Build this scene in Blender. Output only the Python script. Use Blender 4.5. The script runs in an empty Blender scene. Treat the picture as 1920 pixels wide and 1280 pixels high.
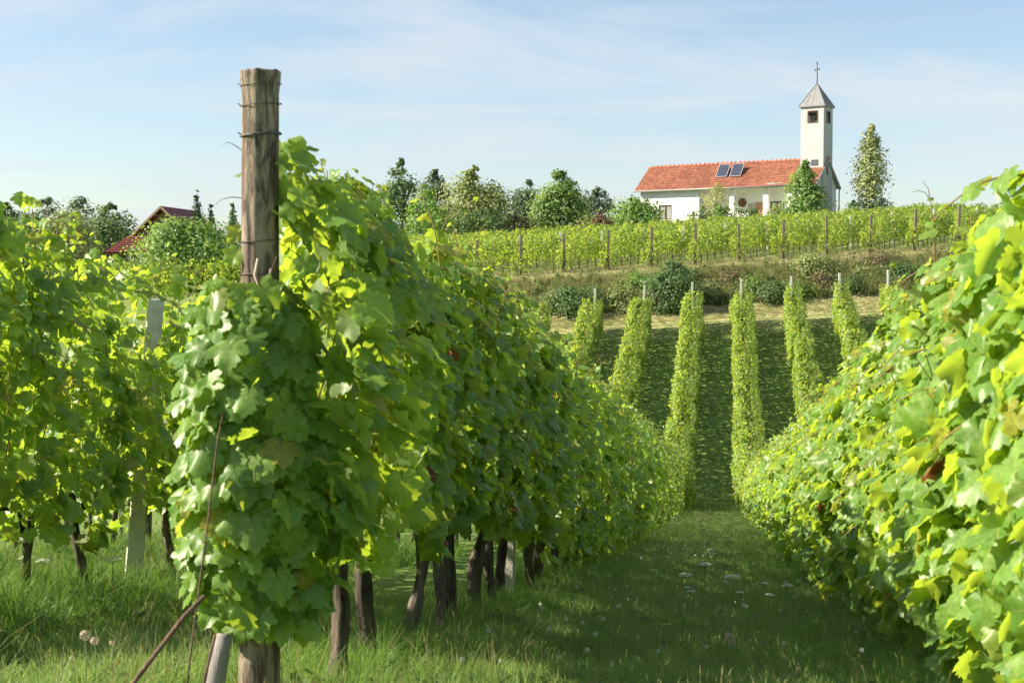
import bpy, math, random
import numpy as np
from mathutils import Matrix, Vector, Euler

R = math.radians
scene = bpy.context.scene
COL = scene.collection

# ------------------------------------------------------------------ camera, sky, sun, exposure
cam_data = bpy.data.cameras.new('camera')
cam = bpy.data.objects.new('camera', cam_data)
COL.objects.link(cam)
cam.location = (0, 0, 0)
cam.rotation_euler = (R(90 - 2.36), 0, 0)
cam_data.lens = 50
cam_data.sensor_width = 36
cam_data.clip_start = 0.1
cam_data.clip_end = 12000
cam_data.dof.use_dof = True
cam_data.dof.focus_distance = 19
cam_data.dof.aperture_fstop = 9.0
scene.camera = cam

SUN_EL, SUN_AZ = 33.0, 180.0      # azimuth: degrees anticlockwise from +X towards +Y; 180 = straight from the left
world = bpy.data.worlds.new('World')
scene.world = world
world.use_nodes = True
nt = world.node_tree
nt.nodes.clear()
w_out = nt.nodes.new('ShaderNodeOutputWorld')
w_bg = nt.nodes.new('ShaderNodeBackground')
w_sky = nt.nodes.new('ShaderNodeTexSky')
w_sky.sky_type = 'NISHITA'
w_sky.sun_disc = False
w_sky.sun_elevation = R(SUN_EL)
w_sky.sun_rotation = R(90 - SUN_AZ)
w_sky.air_density = 1.0
w_sky.dust_density = 0.7
w_sky.ozone_density = 1.6
w_bg.inputs['Strength'].default_value = 0.062
# thin high cirrus, drawn on the plane of the clouds (direction divided by its height)
tc = nt.nodes.new('ShaderNodeTexCoord')
sep = nt.nodes.new('ShaderNodeSeparateXYZ')
nt.links.new(tc.outputs['Generated'], sep.inputs[0])
zz = nt.nodes.new('ShaderNodeMath'); zz.operation = 'MAXIMUM'; zz.inputs[1].default_value = 0.0
nt.links.new(sep.outputs['Z'], zz.inputs[0])
za = nt.nodes.new('ShaderNodeMath'); za.operation = 'ADD'; za.inputs[1].default_value = 0.12
nt.links.new(zz.outputs[0], za.inputs[0])
dx = nt.nodes.new('ShaderNodeMath'); dx.operation = 'DIVIDE'
dy = nt.nodes.new('ShaderNodeMath'); dy.operation = 'DIVIDE'
nt.links.new(sep.outputs['X'], dx.inputs[0]); nt.links.new(za.outputs[0], dx.inputs[1])
nt.links.new(sep.outputs['Y'], dy.inputs[0]); nt.links.new(za.outputs[0], dy.inputs[1])
cmb = nt.nodes.new('ShaderNodeCombineXYZ')
nt.links.new(dx.outputs[0], cmb.inputs[0]); nt.links.new(dy.outputs[0], cmb.inputs[1])
mp = nt.nodes.new('ShaderNodeMapping'); mp.inputs['Scale'].default_value = (0.8, 1.3, 1); mp.inputs['Rotation'].default_value = (0, 0, R(-24))
nt.links.new(cmb.outputs[0], mp.inputs[0])
nz = nt.nodes.new('ShaderNodeTexNoise'); nz.inputs['Scale'].default_value = 1.1; nz.inputs['Detail'].default_value = 8; nz.inputs['Roughness'].default_value = 0.58; nz.inputs['Distortion'].default_value = 0.6
nt.links.new(mp.outputs[0], nz.inputs['Vector'])
cr = nt.nodes.new('ShaderNodeMapRange'); cr.inputs['From Min'].default_value = 0.42; cr.inputs['From Max'].default_value = 0.66
cr.inputs['To Min'].default_value = 0.10; cr.inputs['To Max'].default_value = 0.9
nt.links.new(nz.outputs['Fac'], cr.inputs['Value'])
wm = nt.nodes.new('ShaderNodeMix'); wm.data_type = 'RGBA'
nt.links.new(cr.outputs[0], wm.inputs['Factor'])
nt.links.new(w_sky.outputs[0], wm.inputs['A'])
wm.inputs['B'].default_value = (4.4, 4.75, 5.1, 1)
nt.links.new(wm.outputs['Result'], w_bg.inputs['Color'])
nt.links.new(w_bg.outputs[0], w_out.inputs[0])

sun_data = bpy.data.lights.new('sun', 'SUN')
sun_data.energy = 4.3
sun_data.angle = R(0.5)
sun_data.color = (1.0, 0.89, 0.70)
sun = bpy.data.objects.new('sun', sun_data)
COL.objects.link(sun)
_sd = Vector((math.cos(R(SUN_EL)) * math.cos(R(SUN_AZ)), math.cos(R(SUN_EL)) * math.sin(R(SUN_AZ)), math.sin(R(SUN_EL))))
sun.rotation_euler = _sd.to_track_quat('Z', 'Y').to_euler()

# light passes through and between many leaves before it dies out
scene.cycles.max_bounces = 16
scene.cycles.diffuse_bounces = 10
scene.cycles.glossy_bounces = 4
scene.view_settings.view_transform = 'Standard'
scene.view_settings.look = 'None'
scene.view_settings.exposure = 1.5
scene.view_settings.gamma = 1.0
scene.view_settings.use_curve_mapping = False

# ------------------------------------------------------------------ helpers
rng = np.random.default_rng(11)
random.seed(5)
K = 0.147                                            # the rows run along (K, 1)
ROW_D = np.array([K, 1.0]) / math.hypot(K, 1)
ROW_YAW = -math.atan(K)
U_LEFT, U_RIGHT, SPACING = -1.42, 1.0, 2.42


def new_mesh(name, V, F, mats=(), smooth=True, uv=None, fmat=None):
    """V (n,3); F: array (m,k) of equal polygons or a list of polygons"""
    me = bpy.data.meshes.new(name)
    V = np.asarray(V, dtype=np.float32)
    if isinstance(F, np.ndarray):
        m, k = F.shape
        me.vertices.add(len(V)); me.vertices.foreach_set('co', V.ravel())
        me.loops.add(m * k); me.loops.foreach_set('vertex_index', F.astype(np.int32).ravel())
        me.polygons.add(m)
        me.polygons.foreach_set('loop_start', np.arange(0, m * k, k, dtype=np.int32))
        if uv is not None:
            l = me.uv_layers.new(name='UVMap')
            l.data.foreach_set('uv', np.asarray(uv, dtype=np.float32)[F.ravel()].ravel())
        me.update(calc_edges=True)
    else:
        me.from_pydata([tuple(map(float, v)) for v in V], [], [tuple(f) for f in F])
        if uv is not None:
            l = me.uv_layers.new(name='UVMap')
            idx = np.array([i for f in F for i in f])
            l.data.foreach_set('uv', np.asarray(uv, dtype=np.float32)[idx].ravel())
        me.update()
    for mt in mats:
        me.materials.append(mt)
    if fmat is not None:
        me.polygons.foreach_set('material_index', np.asarray(fmat, dtype=np.int32))
    me.polygons.foreach_set('use_smooth', np.full(len(me.polygons), smooth, dtype=bool))
    return me


class MB:
    """collects boxes, bars, tubes and prisms; build() makes ONE mesh object"""
    def __init__(self):
        self.V, self.F = [], []

    def add(self, V, F):
        b = len(self.V)
        self.V += [tuple(v) for v in V]
        self.F += [tuple(i + b for i in f) for f in F]
        return self

    def box(self, x0, x1, y0, y1, z0, z1):
        V = [(x0, y0, z0), (x1, y0, z0), (x1, y1, z0), (x0, y1, z0), (x0, y0, z1), (x1, y0, z1), (x1, y1, z1), (x0, y1, z1)]
        return self.add(V, [(3, 2, 1, 0), (4, 5, 6, 7), (0, 1, 5, 4), (1, 2, 6, 5), (2, 3, 7, 6), (3, 0, 4, 7)])

    def tube(self, pts, rad, n=8, caps=True, wob=0.0, flat=1.0):
        pts = [Vector(p) for p in pts]
        if not hasattr(rad, '__len__'):
            rad = [rad] * len(pts)
        V, F = [], []
        ref = Vector((0, 0, 1))
        t0 = (pts[1] - pts[0]).normalized()
        if abs(t0.dot(ref)) > 0.9:
            ref = Vector((1, 0, 0))
        a = t0.cross(ref).normalized()
        for i, p in enumerate(pts):
            t = (pts[min(i + 1, len(pts) - 1)] - pts[max(i - 1, 0)]).normalized()
            a = (a - t * a.dot(t)).normalized()
            b = t.cross(a)
            for k in range(n):
                th = 2 * math.pi * k / n
                r = rad[i] * (1 + wob * (random.random() - .5) * 2)
                V.append(p + a * (r * math.cos(th)) + b * (r * flat * math.sin(th)))
        for i in range(len(pts) - 1):
            for k in range(n):
                k2 = (k + 1) % n
                F.append((i * n + k, i * n + k2, (i + 1) * n + k2, (i + 1) * n + k))
        if caps:
            F.append(tuple(reversed(range(n))))
            F.append(tuple((len(pts) - 1) * n + k for k in range(n)))
        return self.add(V, F)

    def mesh(self, name, mats, smooth=False):
        if not isinstance(mats, (list, tuple)):
            mats = [mats]
        return new_mesh(name, self.V, self.F, mats, smooth)

    def build(self, name, mats, parent=None, smooth=False):
        return link(name, self.mesh(name, mats, smooth), parent)


def link(name, data, parent=None, loc=None):
    o = bpy.data.objects.new(name, data)
    COL.objects.link(o)
    if parent is not None:
        o.parent = parent
    if loc is not None:
        o.location = loc
    return o


def tag(o, label=None, cat=None, group=None, kind=None):
    if label: o['label'] = label
    if cat: o['category'] = cat
    if group: o['group'] = group
    if kind: o['kind'] = kind
    return o


def empty(name, loc, rz=0.0):
    o = link(name, None, None, loc)
    o.rotation_euler = (0, 0, rz)
    o.empty_display_size = 0.2
    return o


def smooth01(a, b, x):
    t = np.clip((x - a) / (b - a), 0, 1)
    return t * t * (3 - 2 * t)


# ------------------------------------------------------------------ materials
def mat(name):
    m = bpy.data.materials.new(name)
    m.use_nodes = True
    n = m.node_tree
    n.nodes.clear()
    out = n.nodes.new('ShaderNodeOutputMaterial')
    return m, n, out


def nd(n, t, **kw):
    x = n.nodes.new(t)
    for k, v in kw.items():
        setattr(x, k, v)
    return x


def mixc(n, fac, a, b):
    x = nd(n, 'ShaderNodeMix', data_type='RGBA')
    for sock, v in (('Factor', fac), ('A', a), ('B', b)):
        if hasattr(v, 'is_linked') or isinstance(v, bpy.types.NodeSocket):
            n.links.new(v, x.inputs[sock])
        elif sock == 'Factor':
            x.inputs[sock].default_value = v
        else:
            x.inputs[sock].default_value = (*v, 1)
    return x.outputs['Result']


def math_(n, op, a, b=None, c=None):
    x = nd(n, 'ShaderNodeMath', operation=op)
    for i, v in enumerate((a, b, c)):
        if v is None: continue
        if isinstance(v, bpy.types.NodeSocket): n.links.new(v, x.inputs[i])
        else: x.inputs[i].default_value = v
    return x.outputs[0]


def rngmap(n, v, a, b, c, d):
    x = nd(n, 'ShaderNodeMapRange')
    n.links.new(v, x.inputs['Value'])
    for k, q in zip(('From Min', 'From Max', 'To Min', 'To Max'), (a, b, c, d)):
        x.inputs[k].default_value = q
    return x.outputs[0]


def noise(n, scale, detail=4, rough=.55, stretch=None, dist=0.0):
    t = nd(n, 'ShaderNodeTexCoord')
    x = nd(n, 'ShaderNodeTexNoise')
    x.inputs['Scale'].default_value = scale
    x.inputs['Detail'].default_value = detail
    x.inputs['Roughness'].default_value = rough
    x.inputs['Distortion'].default_value = dist
    if stretch:
        m = nd(n, 'ShaderNodeMapping')
        m.inputs['Scale'].default_value = stretch
        n.links.new(t.outputs['Object'], m.inputs[0])
        n.links.new(m.outputs[0], x.inputs['Vector'])
    else:
        n.links.new(t.outputs['Object'], x.inputs['Vector'])
    return x.outputs['Fac']


def surf(name, c1, c2, scale=5, rough=.8, bump=0.0, stretch=None, detail=5, metal=0.0, lo=.35, hi=.65, spec=.4, island=0.0, dist=0.0, c3=None, bscale=None):
    """noise between two colours, plus optional per-piece brightness and bump"""
    m, n, out = mat(name)
    p = nd(n, 'ShaderNodeBsdfPrincipled')
    f = noise(n, scale, detail, .6, stretch, dist)
    c = mixc(n, rngmap(n, f, lo, hi, 0, 1), c1, c2)
    if c3 is not None:
        f3 = noise(n, scale * .23, 3, .6, stretch)
        c = mixc(n, rngmap(n, f3, .5, .7, 0, 1), c, c3)
    if island:
        g = nd(n, 'ShaderNodeNewGeometry')
        h = nd(n, 'ShaderNodeHueSaturation')
        n.links.new(c, h.inputs['Color'])
        n.links.new(rngmap(n, g.outputs['Random Per Island'], 0, 1, 1 - island, 1 + island), h.inputs['Value'])
        c = h.outputs[0]
    n.links.new(c, p.inputs['Base Color'])
    p.inputs['Roughness'].default_value = rough
    p.inputs['Metallic'].default_value = metal
    p.inputs['Specular IOR Level'].default_value = spec
    if bump:
        b = nd(n, 'ShaderNodeBump')
        b.inputs['Strength'].default_value = bump
        b.inputs['Distance'].default_value = .02
        n.links.new(noise(n, (bscale or scale * 2), 6, .65, stretch, dist), b.inputs['Height'])
        n.links.new(b.outputs[0], p.inputs['Normal'])
    n.links.new(p.outputs[0], out.inputs[0])
    return m


def leaf_mat(name, dark, light, trans, tf=.42, rough=.42, spec=.5, veins=False, under=None, odd=None, odd_at=.97):
    """thin leaf: gloss and base colour in front, light coming through from behind; each leaf its own tone"""
    m, n, out = mat(name)
    oi = nd(n, 'ShaderNodeObjectInfo')
    g = nd(n, 'ShaderNodeNewGeometry')
    r = math_(n, 'FRACT', math_(n, 'ADD', oi.outputs['Random'], g.outputs['Random Per Island']))
    r2 = math_(n, 'FRACT', math_(n, 'MULTIPLY', r, 7.31))
    c = mixc(n, r, dark, light)
    t = mixc(n, r2, tuple(x * .72 for x in trans), tuple(min(1, x * 1.15) for x in trans))
    if odd is not None:
        k = math_(n, 'GREATER_THAN', r2, odd_at)
        c = mixc(n, k, c, odd)
        t = mixc(n, k, t, tuple(x * 1.6 for x in odd))
    if veins:
        uv = nd(n, 'ShaderNodeUVMap')
        s = nd(n, 'ShaderNodeSeparateXYZ')
        n.links.new(uv.outputs[0], s.inputs[0])
        x = math_(n, 'ABSOLUTE', math_(n, 'MULTIPLY_ADD', s.outputs[0], 1.4, -.7))
        y = math_(n, 'MULTIPLY_ADD', s.outputs[1], 1.4, -.3)
        best = None
        for deg in (0, 42, 88):
            cx, cy = math.sin(R(deg)), math.cos(R(deg))
            d = math_(n, 'ABSOLUTE', math_(n, 'SUBTRACT', math_(n, 'MULTIPLY', x, cy), math_(n, 'MULTIPLY', y, cx)))
            al = math_(n, 'ADD', math_(n, 'MULTIPLY', x, cx), math_(n, 'MULTIPLY', y, cy))
            d = math_(n, 'ADD', d, math_(n, 'MULTIPLY', math_(n, 'LESS_THAN', al, 0), 5))
            best = d if best is None else math_(n, 'MINIMUM', best, d)
        v = rngmap(n, best, .006, .034, .8, 0)
        c = mixc(n, v, c, (.30, .38, .12))
        nf = nd(n, 'ShaderNodeTexNoise'); nf.inputs['Scale'].default_value = 9
        n.links.new(uv.outputs[0], nf.inputs['Vector'])
        hs = nd(n, 'ShaderNodeHueSaturation')
        n.links.new(c, hs.inputs['Color'])
        n.links.new(rngmap(n, nf.outputs['Fac'], .3, .7, .75, 1.25), hs.inputs['Value'])
        c = hs.outputs[0]
    if under is not None:
        c = mixc(n, math_(n, 'MULTIPLY', g.outputs['Backfacing'], .8), c, under)
    p = nd(n, 'ShaderNodeBsdfPrincipled')
    n.links.new(c, p.inputs['Base Color'])
    p.inputs['Roughness'].default_value = rough
    p.inputs['Specular IOR Level'].default_value = spec
    tr = nd(n, 'ShaderNodeBsdfTranslucent')
    n.links.new(t, tr.inputs['Color'])
    mx = nd(n, 'ShaderNodeMixShader')
    mx.inputs[0].default_value = tf
    n.links.new(p.outputs[0], mx.inputs[1])
    n.links.new(tr.outputs[0], mx.inputs[2])
    n.links.new(mx.outputs[0], out.inputs[0])
    return m


M = {}
M['leaf'] = leaf_mat('vine_leaf', (.10, .225, .038), (.20, .335, .06), (.53, .70, .05), .5, .42, .5, True, (.20, .26, .13), (.30, .30, .04), .965)
M['leaf_far'] = leaf_mat('vine_leaf_small', (.10, .20, .036), (.22, .32, .07), (.51, .64, .06), .5, .42, .45, False, (.19, .24, .13), (.34, .32, .06), .95)
M['leaf_young'] = leaf_mat('vine_leaf_young', (.14, .23, .04), (.22, .29, .055), (.46, .55, .05), .5, .38, .5, True, (.26, .30, .14))
M['leaf_red'] = leaf_mat('vine_leaf_red', (.13, .04, .022), (.19, .07, .03), (.26, .08, .03), .35, .5, .4, True)
M['cane'] = surf('green_cane', (.20, .19, .05), (.26, .15, .07), 30, .6)
M['bark'] = surf('vine_bark', (.018, .014, .011), (.15, .12, .09), 26, .95, 1.0, (1, 1, .16), c3=(.20, .17, .14), bscale=40)
M['grass'] = leaf_mat('grass_blade', (.075, .19, .035), (.17, .30, .06), (.30, .48, .07), .4, .5, .35)
M['grass_short'] = leaf_mat('grass_short', (.13, .245, .06), (.26, .36, .11), (.40, .55, .13), .38, .6, .3, odd=(.24, .22, .09), odd_at=.95)
M['turf'] = leaf_mat('turf_blade', (.125, .215, .05), (.18, .27, .072), (.34, .46, .10), .4, .6, .2)
M['grass_dry'] = leaf_mat('grass_dry', (.27, .245, .12), (.46, .41, .22), (.42, .38, .18), .32, .7, .2)
M['bank_green'] = leaf_mat('bank_grass', (.14, .20, .06), (.31, .325, .12), (.34, .38, .12), .3, .7, .2)
M['weed'] = leaf_mat('weed_leaf', (.05, .11, .025), (.10, .16, .035), (.18, .28, .04), .35, .5, .4)
M['wood_post'] = None


def wood_post_mat():
    m, n, out = mat('post_wood')
    p = nd(n, 'ShaderNodeBsdfPrincipled')
    a = noise(n, 26, 7, .66, (1, 1, .20), 1.2)
    b = noise(n, 13, 5, .65, (1, 1, .35), .8)
    c = mixc(n, rngmap(n, a, .40, .58, 0, 1), (.05, .036, .027), (.33, .265, .20))
    c = mixc(n, rngmap(n, b, .50, .58, 0, .9), c, (.10, .05, .03))
    g = noise(n, 3.2, 4, .6, (1, 1, .5))
    c = mixc(n, rngmap(n, g, .5, .75, 0, .6), c, (.22, .20, .17))
    s = noise(n, 46, 4, .6, (1, 1, .035))
    c = mixc(n, rngmap(n, s, .36, .44, .9, 0), c, (.018, .013, .010))
    n.links.new(c, p.inputs['Base Color'])
    p.inputs['Roughness'].default_value = .85
    bm = nd(n, 'ShaderNodeBump'); bm.inputs['Strength'].default_value = .8; bm.inputs['Distance'].default_value = .012
    n.links.new(a, bm.inputs['Height'])
    n.links.new(bm.outputs[0], p.inputs['Normal'])
    n.links.new(p.outputs[0], out.inputs[0])
    return m


M['wood_post'] = wood_post_mat()
M['stake'] = surf('grey_stake_wood', (.12, .105, .10), (.34, .31, .29), 16, .9, .8, (1, 1, .12))
M['far_post'] = surf('old_post_wood', (.13, .10, .08), (.24, .20, .16), 14, .9, .5, (1, 1, .15))
M['rust'] = surf('rusty_iron', (.07, .045, .035), (.20, .115, .075), 60, .8, .5)
M['wire'] = surf('galvanised_wire', (.07, .06, .055), (.16, .14, .13), 80, .6, 0, metal=.4)
M['concrete'] = surf('concrete', (.58, .56, .50), (.72, .70, .64), 14, .95, .6, None, 8, c3=(.36, .35, .30), bscale=90)


def ground_mat():
    m, n, out = mat('ground_turf')
    p = nd(n, 'ShaderNodeBsdfPrincipled')
    a = noise(n, 1.1, 6, .7)
    b = noise(n, 14, 6, .75)
    c = noise(n, .28, 4, .6)
    col = mixc(n, rngmap(n, a, .35, .65, 0, 1), (.105, .175, .04), (.155, .22, .058))
    col = mixc(n, rngmap(n, b, .4, .75, 0, .35), col, (.15, .185, .06))
    col = mixc(n, rngmap(n, c, .55, .72, 0, .6), col, (.16, .135, .065))
    # straw-coloured strip at the head of the far rows and on the terrace above the bank
    t = nd(n, 'ShaderNodeTexCoord'); s = nd(n, 'ShaderNodeSeparateXYZ')
    n.links.new(t.outputs['Object'], s.inputs[0])
    y = math_(n, 'ADD', s.outputs[1], rngmap(n, a, .3, .7, -1.5, 1.5))
    dry = math_(n, 'MULTIPLY', rngmap(n, y, 67, 71, 0, 1), rngmap(n, y, 80, 86, 1, .25))
    dry = math_(n, 'MULTIPLY', dry, rngmap(n, b, .3, .65, .35, 1))
    dry = math_(n, 'MULTIPLY', dry, math_(n, 'MULTIPLY', rngmap(n, s.outputs[0], -14, -8, .12, 1), rngmap(n, s.outputs[0], 28, 34, 1, .12)))
    col = mixc(n, dry, col, (.42, .37, .19))
    n.links.new(col, p.inputs['Base Color'])
    p.inputs['Roughness'].default_value = .95
    p.inputs['Specular IOR Level'].default_value = .1
    bm = nd(n, 'ShaderNodeBump'); bm.inputs['Strength'].default_value = .25; bm.inputs['Distance'].default_value = .02
    n.links.new(b, bm.inputs['Height'])
    n.links.new(bm.outputs[0], p.inputs['Normal'])
    n.links.new(p.outputs[0], out.inputs[0])
    return m


M['ground'] = ground_mat()
M['plaster'] = surf('white_plaster', (.76, .755, .74), (.82, .815, .80), 3, .9, .25, c3=(.70, .70, .69), bscale=60)
M['tower_plaster'] = surf('grey_plaster', (.42, .43, .445), (.48, .49, .505), 2.2, .9, .3, (1, 1, .4), c3=(.39, .40, .41), bscale=60)
M['roof_tile'] = surf('terracotta', (.21, .078, .046), (.32, .125, .072), 3, .8, .2, island=.22, c3=(.22, .075, .045))
M['ridge_tile'] = surf('ridge_terracotta', (.34, .09, .045), (.46, .14, .07), 3, .8, .2, island=.2)
M['gutter'] = surf('grey_gutter', (.20, .20, .21), (.27, .27, .28), 8, .5, metal=.3)
M['fascia'] = surf('grey_fascia', (.34, .345, .36), (.40, .405, .42), 3, .6)
M['brown_wood'] = surf('brown_frame_wood', (.07, .028, .018), (.12, .05, .03), 12, .55, .2, (1, 1, .2))
M['zinc'] = surf('weathered_sheet_roof', (.16, .165, .175), (.235, .24, .255), 3, .6, .2, metal=.2, c3=(.20, .18, .165))
M['iron'] = surf('dark_iron', (.06, .055, .05), (.11, .10, .09), 20, .6, metal=.5)
M['dark'] = surf('dark_interior', (.03, .027, .025), (.05, .045, .04), 5, .9)
M['bronze'] = surf('bronze', (.16, .11, .05), (.24, .17, .08), 8, .45, metal=.8)
M['board'] = surf('varnished_board', (.38, .19, .085), (.48, .26, .12), 9, .5, .1, (.2, 1, 1))
M['board_pale'] = surf('pale_notice', (.40, .36, .28), (.46, .42, .34), 9, .6)
M['alu'] = surf('aluminium', (.62, .63, .64), (.68, .69, .70), 10, .35, metal=.7)
M['chalet_wood'] = surf('chalet_wood', (.28, .17, .095), (.40, .26, .15), 8, .75, .3, (.3, .3, 1), island=.12)
M['chalet_beam'] = surf('chalet_beam', (.34, .23, .15), (.44, .31, .20), 8, .7)
M['maroon'] = surf('maroon_sheet', (.16, .04, .035), (.22, .06, .05), 4, .5, island=.1)
M['red_shingle'] = surf('red_shingle', (.22, .06, .045), (.30, .09, .065), 5, .8, .3, island=.15)


def glass_mat(name, tint, rough=.06):
    m, n, out = mat(name)
    p = nd(n, 'ShaderNodeBsdfPrincipled')
    f = noise(n, 2.5, 3)
    n.links.new(mixc(n, f, tuple(x * .7 for x in tint), tint), p.inputs['Base Color'])
    p.inputs['Roughness'].default_value = rough
    p.inputs['Specular IOR Level'].default_value = .9
    n.links.new(p.outputs[0], out.inputs[0])
    return m


M['curtain_glass'] = glass_mat('window_with_curtain', (.42, .42, .40), .15)
M['dark_glass'] = glass_mat('window_dark', (.10, .12, .15), .06)


def solar_mat():
    m, n, out = mat('solar_cells')
    t = nd(n, 'ShaderNodeTexCoord')
    b = nd(n, 'ShaderNodeTexBrick')
    b.offset = 0
    b.inputs['Color1'].default_value = (.018, .024, .05, 1); b.inputs['Color2'].default_value = (.022, .03, .06, 1)
    b.inputs['Mortar'].default_value = (.16, .17, .20, 1)
    b.inputs['Scale'].default_value = 1; b.inputs['Mortar Size'].default_value = .008
    b.inputs['Brick Width'].default_value = .16; b.inputs['Row Height'].default_value = .16
    n.links.new(t.outputs['Object'], b.inputs['Vector'])
    p = nd(n, 'ShaderNodeBsdfPrincipled')
    n.links.new(b.outputs[0], p.inputs['Base Color'])
    p.inputs['Roughness'].default_value = .12
    n.links.new(p.outputs[0], out.inputs[0])
    return m


M['solar'] = solar_mat()

# ------------------------------------------------------------------ terrain
_ky = np.array([-3000, -400, -60, -10, 0, 4.4, 8, 40, 44, 47.5, 51, 70, 73.5, 76.8, 80, 112, 118, 132, 170, 260, 500, 4000], float)
_kz = np.array([6, 6, 4.5, 0.15, -.88, -1.38, -1.95, -6.66, -7.05, -7.1, -6.55, -1.95, -1.38, .40, 1.15, 3.30, 3.8, 4.0, 3.2, -6, -16, -16], float)
_fy = np.arange(-120, 220, .1)
_fz = np.interp(_fy, _ky, _kz)
_g = np.exp(-np.linspace(-2.2, 2.2, 27) ** 2); _g /= _g.sum()
_fz = np.convolve(np.pad(_fz, 13, mode='edge'), _g, mode='valid')


def P(y):
    y = np.asarray(y, float)
    return np.where((y < -119) | (y > 219), np.interp(y, _ky, _kz), np.interp(y, _fy, _fz))


def height(x, y):
    x = np.asarray(x, float); y = np.asarray(y, float)
    u = x - K * y
    z = P(y)
    z = z + .062 * np.clip(u, -72, 45) * smooth01(44, 66, y) * (1 - smooth01(150, 260, y))
    z = z - .11 * np.clip(u - .2, 0, 6) * (1 - smooth01(14, 40, y)) * .5
    z = z + (.035 * np.sin(x * 1.7 + y * .6) * np.sin(y * 1.3 - x * .4) + .02 * np.sin(x * 4.1) * np.sin(y * 3.7 + 1) * (y < 24)) * (1 - .6 * smooth01(20, 40, y))
    # little terrace edge at the left front: long grass grows on it
    return z


def H(x, y):
    return float(height(x, y))


def row_xy(u, y):
    return u + K * y, y


def axis_grid(parts):
    out = []
    for a, b, s in parts:
        out.append(np.arange(a, b, s))
    return np.unique(np.concatenate(out))


gx = axis_grid([(-4000, -400, 300), (-400, -80, 20), (-80, -14, 1.5), (-14, 24, .28), (24, 80, 1.5), (80, 400, 20), (400, 4001, 300)])
gy = axis_grid([(-3000, -300, 300), (-300, -20, 10), (-20, 0, 1), (0, 24, .28), (24, 82, .45), (82, 150, 1), (150, 400, 10), (400, 4001, 300)])
GX, GY = np.meshgrid(gx, gy)
GZ = height(GX, GY)
nx, ny = len(gx), len(gy)
ii = np.arange(nx * ny).reshape(ny, nx)
Fg = np.stack([ii[:-1, :-1].ravel(), ii[:-1, 1:].ravel(), ii[1:, 1:].ravel(), ii[1:, :-1].ravel()], 1)
ground = link('ground', new_mesh('ground', np.stack([GX.ravel(), GY.ravel(), GZ.ravel()], 1), Fg, [M['ground']]))
tag(ground, 'grassy vineyard slopes dipping into a hollow and rising to the chapel hill', kind='structure')

# ------------------------------------------------------------------ chapel
CH_A = 34.0
CH_L = 16.6
chapel = empty('chapel', (26.22, 118.83, 4.1), R(-CH_A))
tag(chapel, 'white chapel with orange tiled roof, porch and square bell tower on the hilltop', 'chapel')
ZR, ZE, DE, DW = 6.2, 3.95, 2.75, 2.35        # ridge height, eave height, eave and wall half depths
PX0, PX1, PD = -11.12, -2.6, 1.15              # porch recess


def quad_wall(mb, x0, x1, y, z0, z1, th=.18):
    mb.box(x0, x1, y, y + th, z0, z1)


def wall_with_hole(mb, x0, x1, y0, y1, z0, z1, hx0, hx1, hz0, hz1):
    mb.box(x0, hx0, y0, y1, z0, z1)
    mb.box(hx1, x1, y0, y1, z0, z1)
    mb.box(hx0, hx1, y0, y1, z0, hz0)
    mb.box(hx0, hx1, y0, y1, hz1, z1)


slope_at = lambda y: ZR - (ZR - ZE) * abs(y) / DE
zw = slope_at(DW) - .10
wl = MB()
wall_with_hole(wl, -CH_L + .25, PX0, -DW, -DW + .2, -1.2, zw, -14.55, -13.24, 1.40, 2.68)
quad_wall(wl, PX1 + .001, -.12, -DW, -1.2, zw, .2)                              # right of the porch
wl.box(PX0, PX1, -DW + .003, -DW + .2, zw - .34, zw)                             # porch beam
wl.box(PX0 - .18, PX0, -DW + .2, -DW + PD, -1.2, zw)                             # porch cheeks
wl.box(PX1, PX1 + .18, -DW + .2, -DW + PD, -1.2, zw)
wall_with_hole(wl, PX0 - .18, PX1 + .18, -DW + PD, -DW + PD + .2, -1.2, zw + .5, -4.53, -3.27, .4, 2.75)
wl.box(-CH_L + .25, -.12, DW - .2, DW, -1.2, zw)                                  # rear
for x0 in (-CH_L + .25, -.32):                                                    # gables
    V = []
    for x in (x0, x0 + .2):
        V += [(x, -DW + .2, -1.2), (x, DW - .2, -1.2), (x, DW - .2, zw), (x, 0, ZR - .12), (x, -DW + .2, zw)]
    wl.add(V, [(4, 3, 2, 1, 0), (5, 6, 7, 8, 9), (0, 1, 6, 5), (1, 2, 7, 6), (2, 3, 8, 7), (3, 4, 9, 8), (4, 0, 5, 9)])
wl.build('wall', M['plaster'], chapel)
MB().box(PX0, PX1, -DW + .2, -DW + PD, zw - .06, zw).build('porch_ceiling', M['plaster'], chapel)
MB().box(PX0, PX1, -DW - .05, -DW + PD, .12, .30).build('porch_floor', M['concrete'], chapel)
for a, b in ((-11.11, -10.62), (-7.78, -7.36), (-4.69, -4.22)):
    MB().box(a, b, -DW + .01, -DW + .34, .3, zw - .34).build('column', M['plaster'], chapel)
# grey side beam of the porch, running back from the last column
MB().add([(-4.2, -DW - .3, zw + .02), (-2.7, -DW - .3, zw + .02), (-2.7, -DW - .12, zw - .32), (-4.2, -DW - .3, zw - .12),
          (-4.2, -DW - .2, zw + .02), (-2.7, -DW - .02, zw + .02), (-2.7, -DW - .02, zw - .32), (-4.2, -DW - .2, zw - .12)],
         [(3, 2, 1, 0), (4, 5, 6, 7), (0, 1, 5, 4), (1, 2, 6, 5), (2, 3, 7, 6), (3, 0, 4, 7)]).build('eave_board', M['fascia'], chapel)


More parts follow.
